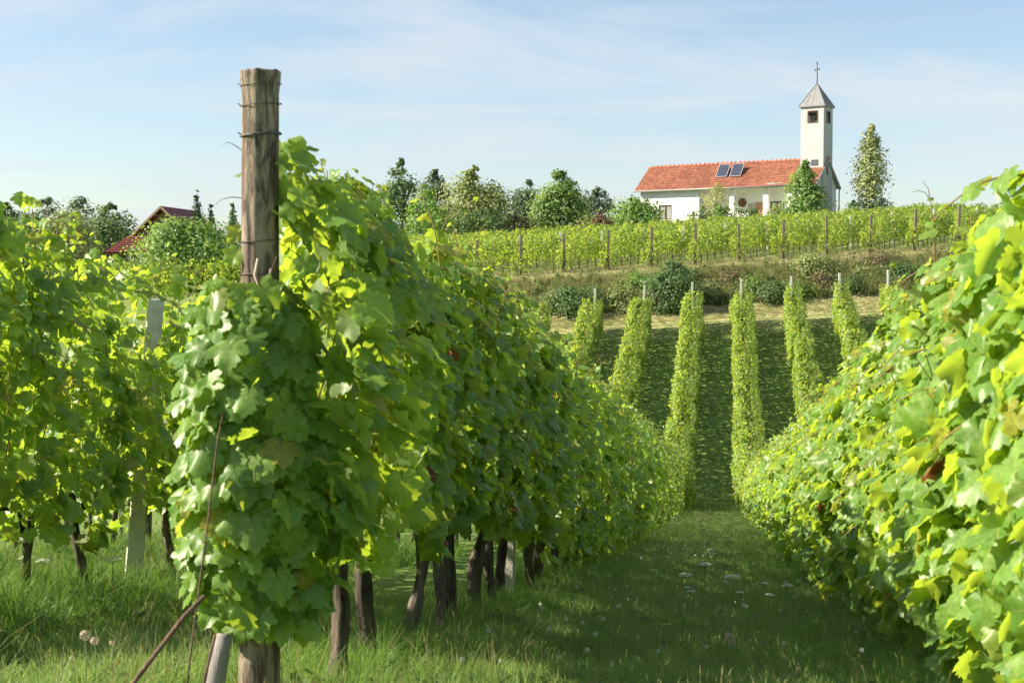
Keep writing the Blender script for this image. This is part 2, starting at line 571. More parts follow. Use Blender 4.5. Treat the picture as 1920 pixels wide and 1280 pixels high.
def window(parent, x0, x1, z0, z1, y, leaves=2, glass='curtain_glass', name='window'):
    f = MB(); t = .09
    f.box(x0, x0 + t, y, y + .1, z0, z1).box(x1 - t, x1, y, y + .1, z0, z1)
    f.box(x0 + t, x1 - t, y, y + .1, z0, z0 + t).box(x0 + t, x1 - t, y, y + .1, z1 - t, z1)
    w = (x1 - x0 - 2 * t) / leaves
    for k in range(1, leaves):
        xm = x0 + t + w * k
        f.box(xm - .05, xm + .05, y, y + .1, z0 + t, z1 - t)
    fo = f.build(name, M['brown_wood'], parent)
    for k in range(leaves):
        a = x0 + t + w * k + (.05 if k else 0); b = x0 + t + w * (k + 1) - (.05 if k < leaves - 1 else 0)
        MB().box(a, b, y + .05, y + .07, z0 + t, z1 - t).build('pane', M[glass], fo)
    return fo


window(chapel, -14.55, -13.24, 1.40, 2.68, -DW + .04)
wd = window(chapel, -4.53, -3.27, .4, 2.75, -DW + PD + .04, 2, 'curtain_glass', 'glazed_door')
sill = MB().box(-14.65, -13.14, -DW - .08, -DW + .04, 1.33, 1.398).build('window_sill', M['plaster'], chapel)
# round carved ornament and boards on the porch wall
orn = MB()
cxo, czo, yo = -7.08, 2.72, -DW + PD - .05
ring = [(cxo + .33 * math.cos(a), yo, czo + .33 * math.sin(a)) for a in np.linspace(0, 2 * math.pi, 25)]
orn.tube(ring, .05, 6, False)
for a in np.linspace(0, math.pi, 4)[:3]:
    orn.tube([(cxo - .31 * math.cos(a), yo, czo - .31 * math.sin(a)), (cxo + .31 * math.cos(a), yo, czo + .31 * math.sin(a))], .03, 5)
oo = orn.build('wall_ornament', M['brown_wood'], chapel)
disc = [(cxo + .3 * math.cos(a), yo + .025, czo + .3 * math.sin(a)) for a in np.linspace(0, 2 * math.pi, 25)[:-1]] + \
       [(cxo + .3 * math.cos(a), yo + .048, czo + .3 * math.sin(a)) for a in np.linspace(0, 2 * math.pi, 25)[:-1]]
MB().add(disc, [tuple(range(24)), tuple(range(47, 23, -1))] + [((i + 1) % 24, i, i + 24, (i + 1) % 24 + 24) for i in range(24)]).build('disc', M['board'], oo)
MB().box(-6.55, -5.85, -DW + PD - .05, -DW + PD - .004, 1.95, 2.65).build('notice_board', M['board_pale'], chapel)
MB().box(-5.8, -4.85, -DW + PD - .06, -DW + PD - .004, 1.6, 2.72).build('wooden_panel', M['board'], chapel)

# roof: deck, tiles, ridge, gutters
ROOF_N = Vector((0, -(ZR - ZE), -DE)).normalized()


def roof_pt(x, s, side, lift=0.0):
    """point on the roof; s metres down from the ridge, side -1 front / +1 rear"""
    ln = math.hypot(DE, ZR - ZE)
    y = side * DE * s / ln
    z = ZR - (ZR - ZE) * s / ln
    return (x, y + side * lift * (ZR - ZE) / ln, z + lift * DE / ln)


SL = math.hypot(DE, ZR - ZE)
deck = MB()
for side in (-1, 1):
    xr = .12
    a = [roof_pt(x, s, side, l) for l in (-.12, -.02) for x, s in ((-CH_L - .15, 0), (xr, 0), (xr, SL), (-CH_L - .15, SL))]
    deck.add(a, [(0, 1, 2, 3), (7, 6, 5, 4), (0, 4, 5, 1), (1, 5, 6, 2), (2, 6, 7, 3), (3, 7, 4, 0)])
deck.build('roof_deck', M['fascia'], chapel)
tiles = MB()
TW, TE = .235, .30
for side in (-1, 1):
    nr = int(SL / TE) + 1
    nc = int((CH_L + .3) / TW)
    for r in range(nr):
        s1 = SL + .05 - r * TE
        s0 = max(s1 - TE - .05, 0.02)
        if s1 < .1: continue
        for c in range(nc):
            x0 = -CH_L - .16 + c * (CH_L + .3) / nc
            jit = random.uniform(-.008, .008)
            V = []
            for s, lf in ((s0, .012), (s1, .045)):
                for k in range(4):
                    ang = k / 3
                    V.append(roof_pt(x0 + TW * ang, s, side, lf + jit + .038 * math.sin(math.pi * ang)))
            for k in range(4):
                V.append(roof_pt(x0 + TW * k / 3, s1, side, .0))
            F = [(k, k + 1, k + 5, k + 4) for k in range(3)] + [(4 + k, 5 + k, 9 + k, 8 + k) for k in range(3)]
            tiles.add(V, F if side < 0 else [tuple(reversed(f)) for f in F])
tag(tiles.build('roof_tiles', M['roof_tile'], chapel), kind='stuff')
rid = MB()
nrt = 40
for k in range(nrt):
    x0 = -CH_L - .17 + k * (CH_L + .3) / nrt
    x1 = x0 + (CH_L + .3) / nrt + .05
    V = []
    for x, rr in ((x0, .12), (x1, .155)):
        for a in np.linspace(-.15, math.pi + .15, 7):
            V.append((x, rr * math.cos(a), ZR + .0 + rr * math.sin(a) * .8))
    rid.add(V, [(i, i + 1, i + 8, i + 7) for i in range(6)] + [tuple(range(7)), tuple(range(13, 6, -1))])
    rid.box(x1 - .06, x1 + .005, -.05, .05, ZR + .1, ZR + .19)
tag(rid.build('ridge_tiles', M['ridge_tile'], chapel), kind='stuff')
for side in (-1, 1):
    yg = side * (DE + .06)
    MB().tube([(-CH_L - .2, yg, ZE - .03), (.15, yg, ZE - .06)], .075, 8).build('gutter', M['gutter'], chapel, True)
MB().tube([(-10.3, -DE - .02, ZE - .05), (-10.5, -DW - .08, ZE - .35), (-10.5, -DW - .08, -.6)], .045, 7).build('downpipe', M['gutter'], chapel, True)
MB().tube([(.05, DE, ZE - .05), (.12, DW + .1, ZE - .45), (.12, DW + .1, -.6)], .05, 7).build('downpipe', M['brown_wood'], chapel, True)
# verge boards
for side in (-1, 1):
    for x in (-CH_L - .18, .125):
        a = [roof_pt(xx, s, side, l) for xx in (x, x + .045) for s, l in ((0, -.16), (0, .03), (SL, .03), (SL, -.16))]
        MB().add(a, [(0, 1, 2, 3), (7, 6, 5, 4), (0, 4, 5, 1), (1, 5, 6, 2), (2, 6, 7, 3), (3, 7, 4, 0)]).build('verge_board', M['gutter'] if x < -1 else M['fascia'], chapel)


def solar(cx, w=1.02, hgt=1.62):
    top = Vector(roof_pt(cx, .80, -1, .50)); bot = Vector(roof_pt(cx, 2.12, -1, .14))
    yv = (top - bot).normalized()
    xv = Vector((1, 0, 0)); nv = xv.cross(yv)
    mtx = Matrix(((xv.x, yv.x, nv.x, bot.x), (xv.y, yv.y, nv.y, bot.y), (xv.z, yv.z, nv.z, bot.z), (0, 0, 0, 1)))
    hgt = (top - bot).length
    f = MB(); t = .032
    f.box(-w / 2, -w / 2 + t, 0, hgt, -.03, .03).box(w / 2 - t, w / 2, 0, hgt, -.03, .03)
    f.box(-w / 2 + t, w / 2 - t, 0, t, -.03, .03).box(-w / 2 + t, w / 2 - t, hgt - t, hgt, -.03, .03)
    for sx in (-.38, .38):
        f.tube([(sx, hgt - .12, -.03), (sx, hgt - .3, -.55)], .025, 6)
    fo = f.build('solar_panel', M['alu'], chapel)
    fo.matrix_basis = mtx
    MB().box(-w / 2 + t, w / 2 - t, t, hgt - t, -.02, .018).build('solar_cells', M['solar'], fo)


solar(-8.85); solar(-7.55)

# bell tower: straddles the ridge at the right gable
tower = empty('bell_tower', (0, 0, 0)); tower.parent = chapel
TX0, TX1, TYH, TT = -1.95, .06, 1.0, 10.55
sh = MB()
b0, b1 = TT - 1.42, TT - .42
for (a0, a1, c0, c1, axis) in ((TX0, TX1, -TYH, -TYH + .16, 'x'), (TX0, TX1, TYH - .16, TYH, 'x')):
    xa, xb = TX0 + .60, TX0 + 1.50
    wall_with_hole(sh, a0, a1, c0, c1, -1.2, TT, xa, xb, b0, b1)
for x0 in (TX0, TX1 - .16):
    y0, y1 = -TYH + .16, TYH - .16
    ha, hb = -.42, .42
    if x0 > -1:
        sh.box(x0, x0 + .16, y0, ha, -1.2, TT); sh.box(x0, x0 + .16, hb, y1, -1.2, TT)
        sh.box(x0, x0 + .16, ha, hb, -1.2, 4.85); sh.box(x0, x0 + .16, ha, hb, 6.05, b0); sh.box(x0, x0 + .16, ha, hb, b1, TT)
        sh.box(x0, x0 + .16, ha, -.36, 4.85, 6.05); sh.box(x0, x0 + .16, .12, hb, 4.85, 6.05)
    else:
        sh.box(x0, x0 + .16, y0, ha, -1.2, TT); sh.box(x0, x0 + .16, hb, y1, -1.2, TT)
        sh.box(x0, x0 + .16, ha, hb, -1.2, b0); sh.box(x0, x0 + .16, ha, hb, b1, TT)
sh.box(TX0 + .16, TX1 - .16, -TYH + .16, TYH - .16, b0 - .5, b0 - .35)
sh.build('tower_wall', M['tower_plaster'], tower)


def frame_ring(x0, x1, z0, z1, y0, y1, t=.07):
    return MB().box(x0, x0 + t, y0, y1, z0, z1).box(x1 - t, x1, y0, y1, z0, z1).box(x0 + t, x1 - t, y0, y1, z0, z0 + t).box(x0 + t, x1 - t, y0, y1, z1 - t, z1)


frame_ring(TX0 + .60, TX0 + 1.50, b0, b1, -TYH - .03, -TYH + .12).build('belfry_frame', M['brown_wood'], tower)
fr = MB()
for a, b, c, d in ((-.42, -.35, b0, b1), (.35, .42, b0, b1), (-.35, .35, b0, b0 + .07), (-.35, .35, b1 - .07, b1)):
    fr.box(TX1 - .12, TX1 + .03, a, b, c, d)
fr.build('belfry_frame', M['brown_wood'], tower)
bl = MB()
prof = [(.02, .34), (.12, .33), (.16, .22), (.19, .05), (.27, -.06)]
Vb = []
for r, z in prof:
    for k in range(14):
        Vb.append((-.9 + r * math.cos(k * math.tau / 14), r * math.sin(k * math.tau / 14), b0 + .42 + z))
bl.add(Vb, [(i * 14 + k, i * 14 + (k + 1) % 14, (i + 1) * 14 + (k + 1) % 14, (i + 1) * 14 + k) for i in range(4) for k in range(14)])
bl.tube([(-.9, 0, b0 + .2), (-.9, 0, b0 + .5)], .03, 6)
bl.build('bell', M['bronze'], tower, True)
MB().box(TX0 + .16, TX1 - .16, -.05, .05, b0 + .76, b0 + .87).build('bell_beam', M['brown_wood'], tower)
# small dark window in the tower front just above the nave roof, and the tall one in the side
frame_ring(-.98, -.42, 5.62, 6.08, -TYH - .04, -TYH + .0, .06).build('small_window', M['brown_wood'], tower)
MB().box(-.92, -.48, -TYH - .02, -TYH - .004, 5.68, 6.02).build('pane', M['dark_glass'], tower)
sw = MB()
for a, b, c, d in ((-.36, -.31, 4.85, 6.05), (.07, .12, 4.85, 6.05), (-.31, .07, 4.85, 4.90), (-.31, .07, 6.0, 6.05)):
    sw.box(TX1 - .12, TX1 - .04, a, b, c, d)
sw.build('side_window', M['gutter'], tower)
MB().box(TX1 - .11, TX1 - .09, -.31, .07, 4.9, 6.0).build('pane', M['dark_glass'], tower)
# pyramid roof
ov = .13
xa, xb, ya, yb = TX0 - ov, TX1 + ov, -TYH - ov, TYH + ov
xm = (TX0 + TX1) / 2
pr = MB().add([(xa, ya, TT), (xb, ya, TT), (xb, yb, TT), (xa, yb, TT), (xm, 0, TT + 1.95)], [(3, 2, 1, 0), (0, 1, 4), (1, 2, 4), (2, 3, 4), (3, 0, 4)])
pr.build('spire_roof', M['zinc'], tower)
sm = MB()
for x, y in ((xa, ya), (xb, ya), (xb, yb), (xa, yb)):
    sm.tube([(x, y, TT + .01), (xm, 0, TT + 1.97)], .03, 5)
for k in (.25, .5, .75):
    for A, B in (((xa, ya), (xb, ya)), ((xb, ya), (xb, yb))):
        px, py = A[0] + (B[0] - A[0]) * k, A[1] + (B[1] - A[1]) * k
        q = 1 - abs(k - .5) * 2
        sm.tube([(px, py, TT + .012), (px + (xm - px) * q * .98, py + (0 - py) * q * .98, TT + 1.95 * q * .98 + .012)], .012, 4)
sm.build('roof_seam', M['gutter'], tower)
MB().box(xa - .012, xb + .012, ya - .012, yb + .012, TT - .1, TT - .003).build('eave_trim', M['gutter'], tower)
cs = MB()
zc = TT + 1.9
cs.tube([(xm, 0, zc), (xm, 0, zc + 1.72)], [.05, .04], 8)
cs.tube([(xm - .26, .18, zc + 1.18), (xm + .26, -.18, zc + 1.18)], .042, 8)
for e in ((xm - .26, .18, zc + 1.18), (xm + .26, -.18, zc + 1.18), (xm, 0, zc + 1.74)):
    cs.box(e[0] - .055, e[0] + .055, e[1] - .055, e[1] + .055, e[2] - .055, e[2] + .055)
cs.build('cross', M['iron'], tower)

# ------------------------------------------------------------------ chalet and gazebo, far left
chx, chy = -29.2, 120.0
cz = 1.2
chalet = empty('chalet', (chx, chy, cz), R(-9))
tag(chalet, 'wooden gabled chalet with maroon roof half hidden behind a big bush', 'house')
pk, hw_, dr = 5.2, 2.7, 2.45
body = MB()
gw = 2.15
zb_ = pk - .2 - (gw / hw_) * dr
V = []
for y in (0, 6.4):
    V += [(-gw, y, -1.5), (gw, y, -1.5), (gw, y, zb_), (0, y, pk - .25), (-gw, y, zb_)]
body.add(V, [(0, 1, 2, 3, 4), (9, 8, 7, 6, 5), (1, 6, 7, 2), (2, 7, 8, 3), (3, 8, 9, 4), (4, 9, 5, 0)])
body.build('wall', M['chalet_beam'], chalet)
cl = MB()
z = 1.2
while z < pk - .45:
    half = min(gw, (pk - .3 - z - .14) / dr * hw_)
    if half > .1:
        cl.box(-half, -.09, -.045, -.004, z, z + .13); cl.box(.09, half, -.045, -.004, z, z + .13)
    z += .15
tag(cl.build('cladding_board', M['chalet_wood'], chalet), kind='stuff')
MB().box(-.088, .088, -.09, -.003, 1, pk - .35).build('king_post', M['chalet_beam'], chalet)
MB().tube([(-2.2, -.5, -1), (-2.2, -.5, pk - dr * 2.2 / hw_ - .15)], .1, 6).build('porch_post', M['chalet_beam'], chalet)
for s in (-1, 1):
    V = []
    for y in (-.9, 7.0):
        for x, l in ((0, 0), (s * hw_, 0), (s * hw_, -.14), (0, -.14)):
            V.append((x, y, pk - abs(x) / hw_ * dr + l))
    F = [(0, 1, 2, 3), (7, 6, 5, 4), (0, 4, 5, 1), (1, 5, 6, 2), (2, 6, 7, 3), (3, 7, 4, 0)]
    MB().add(V, F).build('roof_slope', M['maroon'], chalet)
    V = []
    for y in (-.96, -.905):
        for x, l in ((0, .03), (s * (hw_ + .05), .03), (s * (hw_ + .05), -.2), (0, -.2)):
            V.append((x, y, pk - abs(x) / hw_ * dr + l))
    MB().add(V, F).build('barge_board', M['chalet_beam'], chalet)
    sh_ = MB()
    for k in range(15):
        y = -.85 + k * .52
        sh_.tube([(0, y, pk + .012), (s * hw_, y, pk - dr + .012)], .022, 4)
    tag(sh_.build('roof_ribs', M['maroon'], chalet), kind='stuff')
for k in range(4):
    MB().box(-1.6 + k, -1.5 + k, -.85, 0, pk - abs(-1.55 + k) / hw_ * dr - .30, pk - abs(-1.55 + k) / hw_ * dr - .17).build('purlin', M['chalet_beam'], chalet)
gaz = empty('gazebo', (-25.1, 95, -.1), R(14))
tag(gaz, 'low open shelter with red hipped roof below the wooden chalet', 'shelter')
gh, gr, gp = 2.1, 1.95, 3.2
MB().add([(-gr, -gr, gh), (gr, -gr, gh), (gr, gr, gh), (-gr, gr, gh), (-.5, 0, gp), (.5, 0, gp)], [(3, 2, 1, 0), (0, 1, 5, 4), (1, 2, 5), (2, 3, 4, 5), (3, 0, 4)]).build('roof', M['red_shingle'], gaz)
sg = MB()
for k in range(9):
    q = k / 9
    w_ = gr + (.5 - gr) * q * .8 ; yy = -gr * (1 - q); z_ = gh + (gp - gh) * q
    sg.box(-(gr * (1 - q) + .5 * q), (gr * (1 - q) + .5 * q), yy - .02, yy + .05, z_ + .005, z_ + .05)
tag(sg.build('shingle_course', M['red_shingle'], gaz), kind='stuff')
MB().box(-gr - .02, gr + .02, -gr - .02, gr + .02, gh - .12, gh - .004).build('eave_trim', M['brown_wood'], gaz)
for x in (-1.6, 1.6):
    for y in (-1.6, 1.6):
        MB().box(x - .08, x + .08, y - .08, y + .08, -1, gh - .12).build('post', M['brown_wood'], gaz)

# ------------------------------------------------------------------ leaf templates and foliage
def grape_outline():
    half = [(.09, -.15), (.22, -.21), (.35, -.15), (.48, -.08), (.44, .05), (.42, .12), (.55, .15), (.58, .26), (.63, .33), (.64, .47), (.52, .50), (.44, .52), (.37, .55),
            (.44, .67), (.33, .71), (.30, .82), (.17, .86), (.11, .95)]
    pts = [(.015, -.02)] + half + [(0, 1.05)] + [(-x, y) for x, y in reversed(half)] + [(-.015, -.02)]
    return np.array(pts)


def leaf_template(fold, droop, wave, seed):
    r = np.random.default_rng(seed)
    o = grape_outline()
    o = o + r.normal(0, .022, o.shape)
    inner_i = [2, 5, 9, 13, 17, 19, 21, 25, 29, 33, 36]
    inner = np.array([(.12, -.03), (.22, .05), (.28, .24), (.22, .38), (.15, .6), (0, .7), (-.15, .6), (-.22, .38), (-.28, .24), (-.22, .05), (-.12, -.03)])
    n_o = len(o); n_i = len(inner)
    P2 = np.vstack([o, inner, [(0, .28)]])
    x, y = P2[:, 0], P2[:, 1]
    z = -fold * np.abs(x) ** 1.15 - droop * np.clip(y, 0, 2) ** 2 + wave * np.sin(5.5 * np.arctan2(x, y - .2)) * np.hypot(x, y - .2)
    z = z + .05 * np.exp(-((np.abs(x) - .2) / .1) ** 2)
    V = np.stack([x, y, z], 1)
    F = []
    anchor = np.array([2, 5, 9, 13, 17, 19, 21, 25, 29, 33, 36])
    # ring between outline and inner points
    own = [int(np.argmin(np.abs(anchor - i))) for i in range(n_o)]
    for i in range(n_o - 1):
        a, b = own[i], own[i + 1]
        F.append((i, i + 1, n_o + b))
        if a != b:
            F.append((i, n_o + b, n_o + a))
    c = n_o + n_i
    for k in range(n_i - 1):
        F.append((n_o + k, n_o + k + 1, c))
    F.append((0, n_o, c)); F.append((n_o + n_i - 1, n_o - 1, c))
    F = np.array(F)
    # make faces point up
    for q, f in enumerate(F):
        e1, e2 = P2[f[1]] - P2[f[0]], P2[f[2]] - P2[f[0]]
        if e1[0] * e2[1] - e1[1] * e2[0] < 0:
            F[q] = f[::-1]
    uv = np.stack([(x + .7) / 1.4, (y + .3) / 1.4], 1)
    V[:, 1] -= .0
    return V, F, uv


LEAF_HI = [leaf_template(f, d, w, s) for f, d, w, s in ((.25, .16, .07, 1), (.05, .28, .10, 2), (.50, .12, .07, 3), (-.22, .22, .11, 4), (.14, .45, .08, 5), (.75, .25, .06, 6))]


def leaf_mid():
    o = np.array([(0, -.02), (.3, -.2), (.5, -.02), (.46, .14), (.64, .42), (.45, .54), (.36, .72), (0, 1.05), (-.36, .72), (-.45, .54), (-.64, .42), (-.46, .14), (-.5, -.02), (-.3, -.2)])
    V2 = np.vstack([o, [(0, .35)]])
    z = -.22 * np.abs(V2[:, 0]) - .15 * np.clip(V2[:, 1], 0, 2) ** 2
    F = np.array([(i, (i + 1) % 14, 14) for i in range(14)])
    uv = np.stack([(V2[:, 0] + .7) / 1.4, (V2[:, 1] + .3) / 1.4], 1)
    return np.column_stack([V2, z]), F, uv


LEAF_MID = leaf_mid()
_lo = np.array([(0, -.1, 0), (.55, .3, -.13), (.25, .8, -.14), (0, 1.0, -.16), (-.25, .8, -.14), (-.55, .3, -.13)])
LEAF_LO = (_lo, np.array([(0, 1, 2), (0, 2, 3), (0, 3, 4), (0, 4, 5)]), np.stack([(_lo[:, 0] + .7) / 1.4, (_lo[:, 1] + .3) / 1.4], 1))
_q = np.array([(0, -.1, 0), (.5, .45, -.1), (0, 1, 0), (-.5, .45, -.1)])
LEAF_QUAD = (_q, np.array([(0, 1, 2), (0, 2, 3)]), np.stack([(_q[:, 0] + .7) / 1.4, (_q[:, 1] + .3) / 1.4], 1))


def norm(v):
    return v / np.maximum(np.linalg.norm(v, axis=1, keepdims=True), 1e-9)


def frames(N, T):
    N = norm(N)
    Y = T - (T * N).sum(1, keepdims=True) * N
    Y = norm(Y)
    X = np.cross(Y, N)
    return X, Y, N


def scatter_mesh(tpl, Pp, X, Y, N, S):
    Tv, Tf, Tuv = tpl
    S = S[:, None, None]
    V = Pp[:, None, :] + S * (Tv[None, :, 0:1] * X[:, None, :] + Tv[None, :, 1:2] * Y[:, None, :] + Tv[None, :, 2:3] * N[:, None, :])
    k = len(Tv)
    F = (Tf[None] + (np.arange(len(Pp)) * k)[:, None, None]).reshape(-1, Tf.shape[1])
    uv = np.tile(Tuv, (len(Pp), 1))
    return V.reshape(-1, 3), F, uv


_ph = rng.uniform(0, 6.28, 12)


def lump(u, z, s):
    """slow unevenness of a hedge face along the row, -1..1"""
    return (np.sin(u * 2.3 + _ph[0] + s * 2) * np.sin(z * 3.1 + _ph[1] + u * .7) * .5 + np.sin(u * 5.1 + _ph[2] - s) * np.sin(z * 5.7 + _ph[3] + u * 1.3) * .35
            + np.sin(u * 1.1 + _ph[4] + s * 3) * .3)


def canopy(r, n, y0, y1, zb, zt, hw, slope=0.0, yw=0.0, size=(.085, .15), face_bias=0.0, out=.75, boxy=False):
    """leaves of a vine hedge between y0 and y1 (along the row), in row-local coordinates"""
    y = r.uniform(y0, y1, n)
    side = np.where(r.random(n) < .5 + .5 * face_bias, 1.0, -1.0)
    t = r.random(n) ** .92
    L = lump(y + yw, t * 1.4, side)
    ztop = zt + .10 * np.sin((y + yw) * 2.9 + _ph[5]) + .08 * np.sin((y + yw) * 7.3 + _ph[6])
    zbot = zb + .10 * np.sin((y + yw) * 3.7 + _ph[7]) + .06 * np.sin((y + yw) * 9.1 + _ph[8])
    z = zbot + t * (ztop - zbot)
    w = hw * (.62 + .38 * np.sin(np.pi * np.clip(t * .9 + .12, 0, 1))) * (1 + .38 * L)
    if boxy:
        w = hw * (1 + .34 * L)
    else:
        w = np.where(t > .88, w * (1 - (t - .88) * 3.5), w)
    off = side * w * np.where((t > .84) | (r.random(n) < .18), r.random(n), 1 - np.abs(r.normal(0, .22, n)))
    if boxy:
        off = np.where(t > .84, side * w * np.sqrt(r.random(n)), off)
    Pp = np.stack([off, y, z + slope * y], 1)
    up = np.where(t > .9, 1.0, .55)
    N = np.stack([side * (out * (.25 + 1.0 * r.random(n))), r.normal(0, .62, n), up + r.normal(0, .5, n)], 1)
    T = np.stack([side * (.35 + r.normal(0, .45, n)), r.normal(0, .75, n), -.7 + r.normal(0, .5, n)], 1)
    S = r.uniform(size[0], size[1], n) * np.where(t > .85, .85, 1.0)
    rank = off * 1.0
    return Pp, N, T, S, rank, t, side


def shoots(r, n, y0, y1, zt, hw, slope, lmin, lmax):
    """shoots that stick out above the hedge: returns cane polylines and leaf placements"""
    canes, PP, NN, TT_, SS = [], [], [], [], []
    for _ in range(n):
        y = r.uniform(y0, y1); x = r.uniform(-hw * .6, hw * .6)
        ln = r.uniform(lmin, lmax)
        lean = r.normal(0, .35, 2)
        pts = []
        m = 7
        for k in range(m):
            q = k / (m - 1)
            pts.append((x + lean[0] * ln * q * q, y + lean[1] * ln * q * q, zt - .15 + (ln + .15) * (q - .28 * q * q * (abs(lean[0]) + abs(lean[1]))) + slope * y))
        canes.append(pts)
        for k in range(2, m):
            q = k / (m - 1)
            a = r.uniform(0, 6.28)
            s = (.095 * (1 - q) + .025) * r.uniform(.8, 1.15)
            d = np.array([math.cos(a), math.sin(a), .3])
            PP.append(np.array(pts[k]) + d * .03); NN.append(np.array([d[0] * .4, d[1] * .4, .8]) + r.normal(0, .25, 3)); TT_.append(np.array([d[0], d[1], -.25 + .5 * q])); SS.append(s)
    return canes, np.array(PP), np.array(NN), np.array(TT_), np.array(SS)


def sprays(r, n, y0, y1, zb, zt, hw, slope, side, yw):
    """drooping side shoots that reach out of the face of the hedge"""
    canes, PP, NN, TT_, SS = [], [], [], [], []
    for _ in range(n):
        y = r.uniform(y0, y1); t = r.random() ** .7
        z = zb + .25 + t * (zt - zb - .2)
        ln = r.uniform(.15, .36); dy = r.normal(0, .45) * ln
        x0 = hw * .5 * side
        m = 7; pts = []
        up = r.uniform(-.1, .5)
        for k in range(m):
            q = k / (m - 1)
            pts.append((x0 + side * ln * q * .85, y + dy * q, z + ln * (up * q - (.35 + up) * q * q) + slope * y))
        canes.append(pts)
        for k in range(1, m):
            q = k / (m - 1)
            alt = 1 if k % 2 else -1
            s = (.10 * (1 - q * .75)) * r.uniform(.8, 1.15)
            PP.append(np.array(pts[k]) + np.array([0, alt * .035, .01]))
            NN.append(np.array([side * .5, alt * .35, .8]) + r.normal(0, .3, 3)); TT_.append(np.array([side * .5, alt * .7, -.5]) + r.normal(0, .25, 3)); SS.append(s)
    return canes, np.array(PP).reshape(-1, 3), np.array(NN).reshape(-1, 3), np.array(TT_).reshape(-1, 3), np.array(SS)


LEAF_MESH = [new_mesh('leaf', v, f, [M['leaf']], True, uv) for v, f, uv in LEAF_HI]
LEAF_YOUNG = [new_mesh('leaf_young', v, f, [M['leaf_young']], True, uv) for v, f, uv in LEAF_HI[:4]]
LEAF_RED = [new_mesh('leaf_red', v, f, [M['leaf_red']], True, uv) for v, f, uv in LEAF_HI[2:3]]


def add_leaf_objects(parent, Pp, N, T, S, r, young=None, red=()):
    X, Y, Nn = frames(N, T)
    pick = r.integers(0, len(LEAF_MESH), len(Pp))
    for i in range(len(Pp)):
        s = float(S[i])
        if i in red:
            me = LEAF_RED[0]
        elif young is not None and young[i]:
            me = LEAF_YOUNG[pick[i] % 4]
        else:
            me = LEAF_MESH[pick[i]]
        o = bpy.data.objects.new('leaf', me)
        COL.objects.link(o)
        o.parent = parent
        x, y, n, p = X[i] * s, Y[i] * s, Nn[i] * s, Pp[i]
        o.matrix_basis = Matrix(((x[0], y[0], n[0], p[0]), (x[1], y[1], n[1], p[1]), (x[2], y[2], n[2], p[2]), (0, 0, 0, 1)))
        if i in red:
            o['label'] = 'red withered leaf'


def trunk_mesh(r, hgt=.8, rad=.036, n=9, m=12, name='trunk'):
    lean = r.normal(0, .05, 2)
    a, b = r.uniform(0, 6.28, 2)
    ridg = r.uniform(-.16, .16, n)
    V = []
    for i in range(m + 1):
        q = i / m
        cx = lean[0] * q + .03 * math.sin(q * 5 + a); cy = lean[1] * q + .03 * math.sin(q * 6 + b)
        z = -.15 + (hgt + .15) * q
        rr = rad * (1.25 - .40 * q + .16 * math.sin(q * 11 + a) + .1 * math.sin(q * 23 + b) + (.45 * max(0, .12 - q) / .12) + (.35 * max(0, q - .85) / .15))
        for k in range(n):
            th = math.tau * k / n + q * 1.2
            f = rr * (1 + ridg[k] + r.uniform(-.14, .14))
            V.append((cx + f * math.cos(th), cy + f * math.sin(th), z))
    F = [(i * n + k, i * n + (k + 1) % n, (i + 1) * n + (k + 1) % n, (i + 1) * n + k) for i in range(m) for k in range(n)] + [tuple(m * n + k for k in range(n))]
    me = new_mesh(name, np.array(V), F, [M['bark']], True)
    return me, (lean[0], lean[1], hgt)


def row_slope(u, y):
    x0, _ = row_xy(u, y - .5); x1, _ = row_xy(u, y + .5)
    return (H(x1, y + .5) - H(x0, y - .5)) / math.hypot(1, K)


vine_count = 0


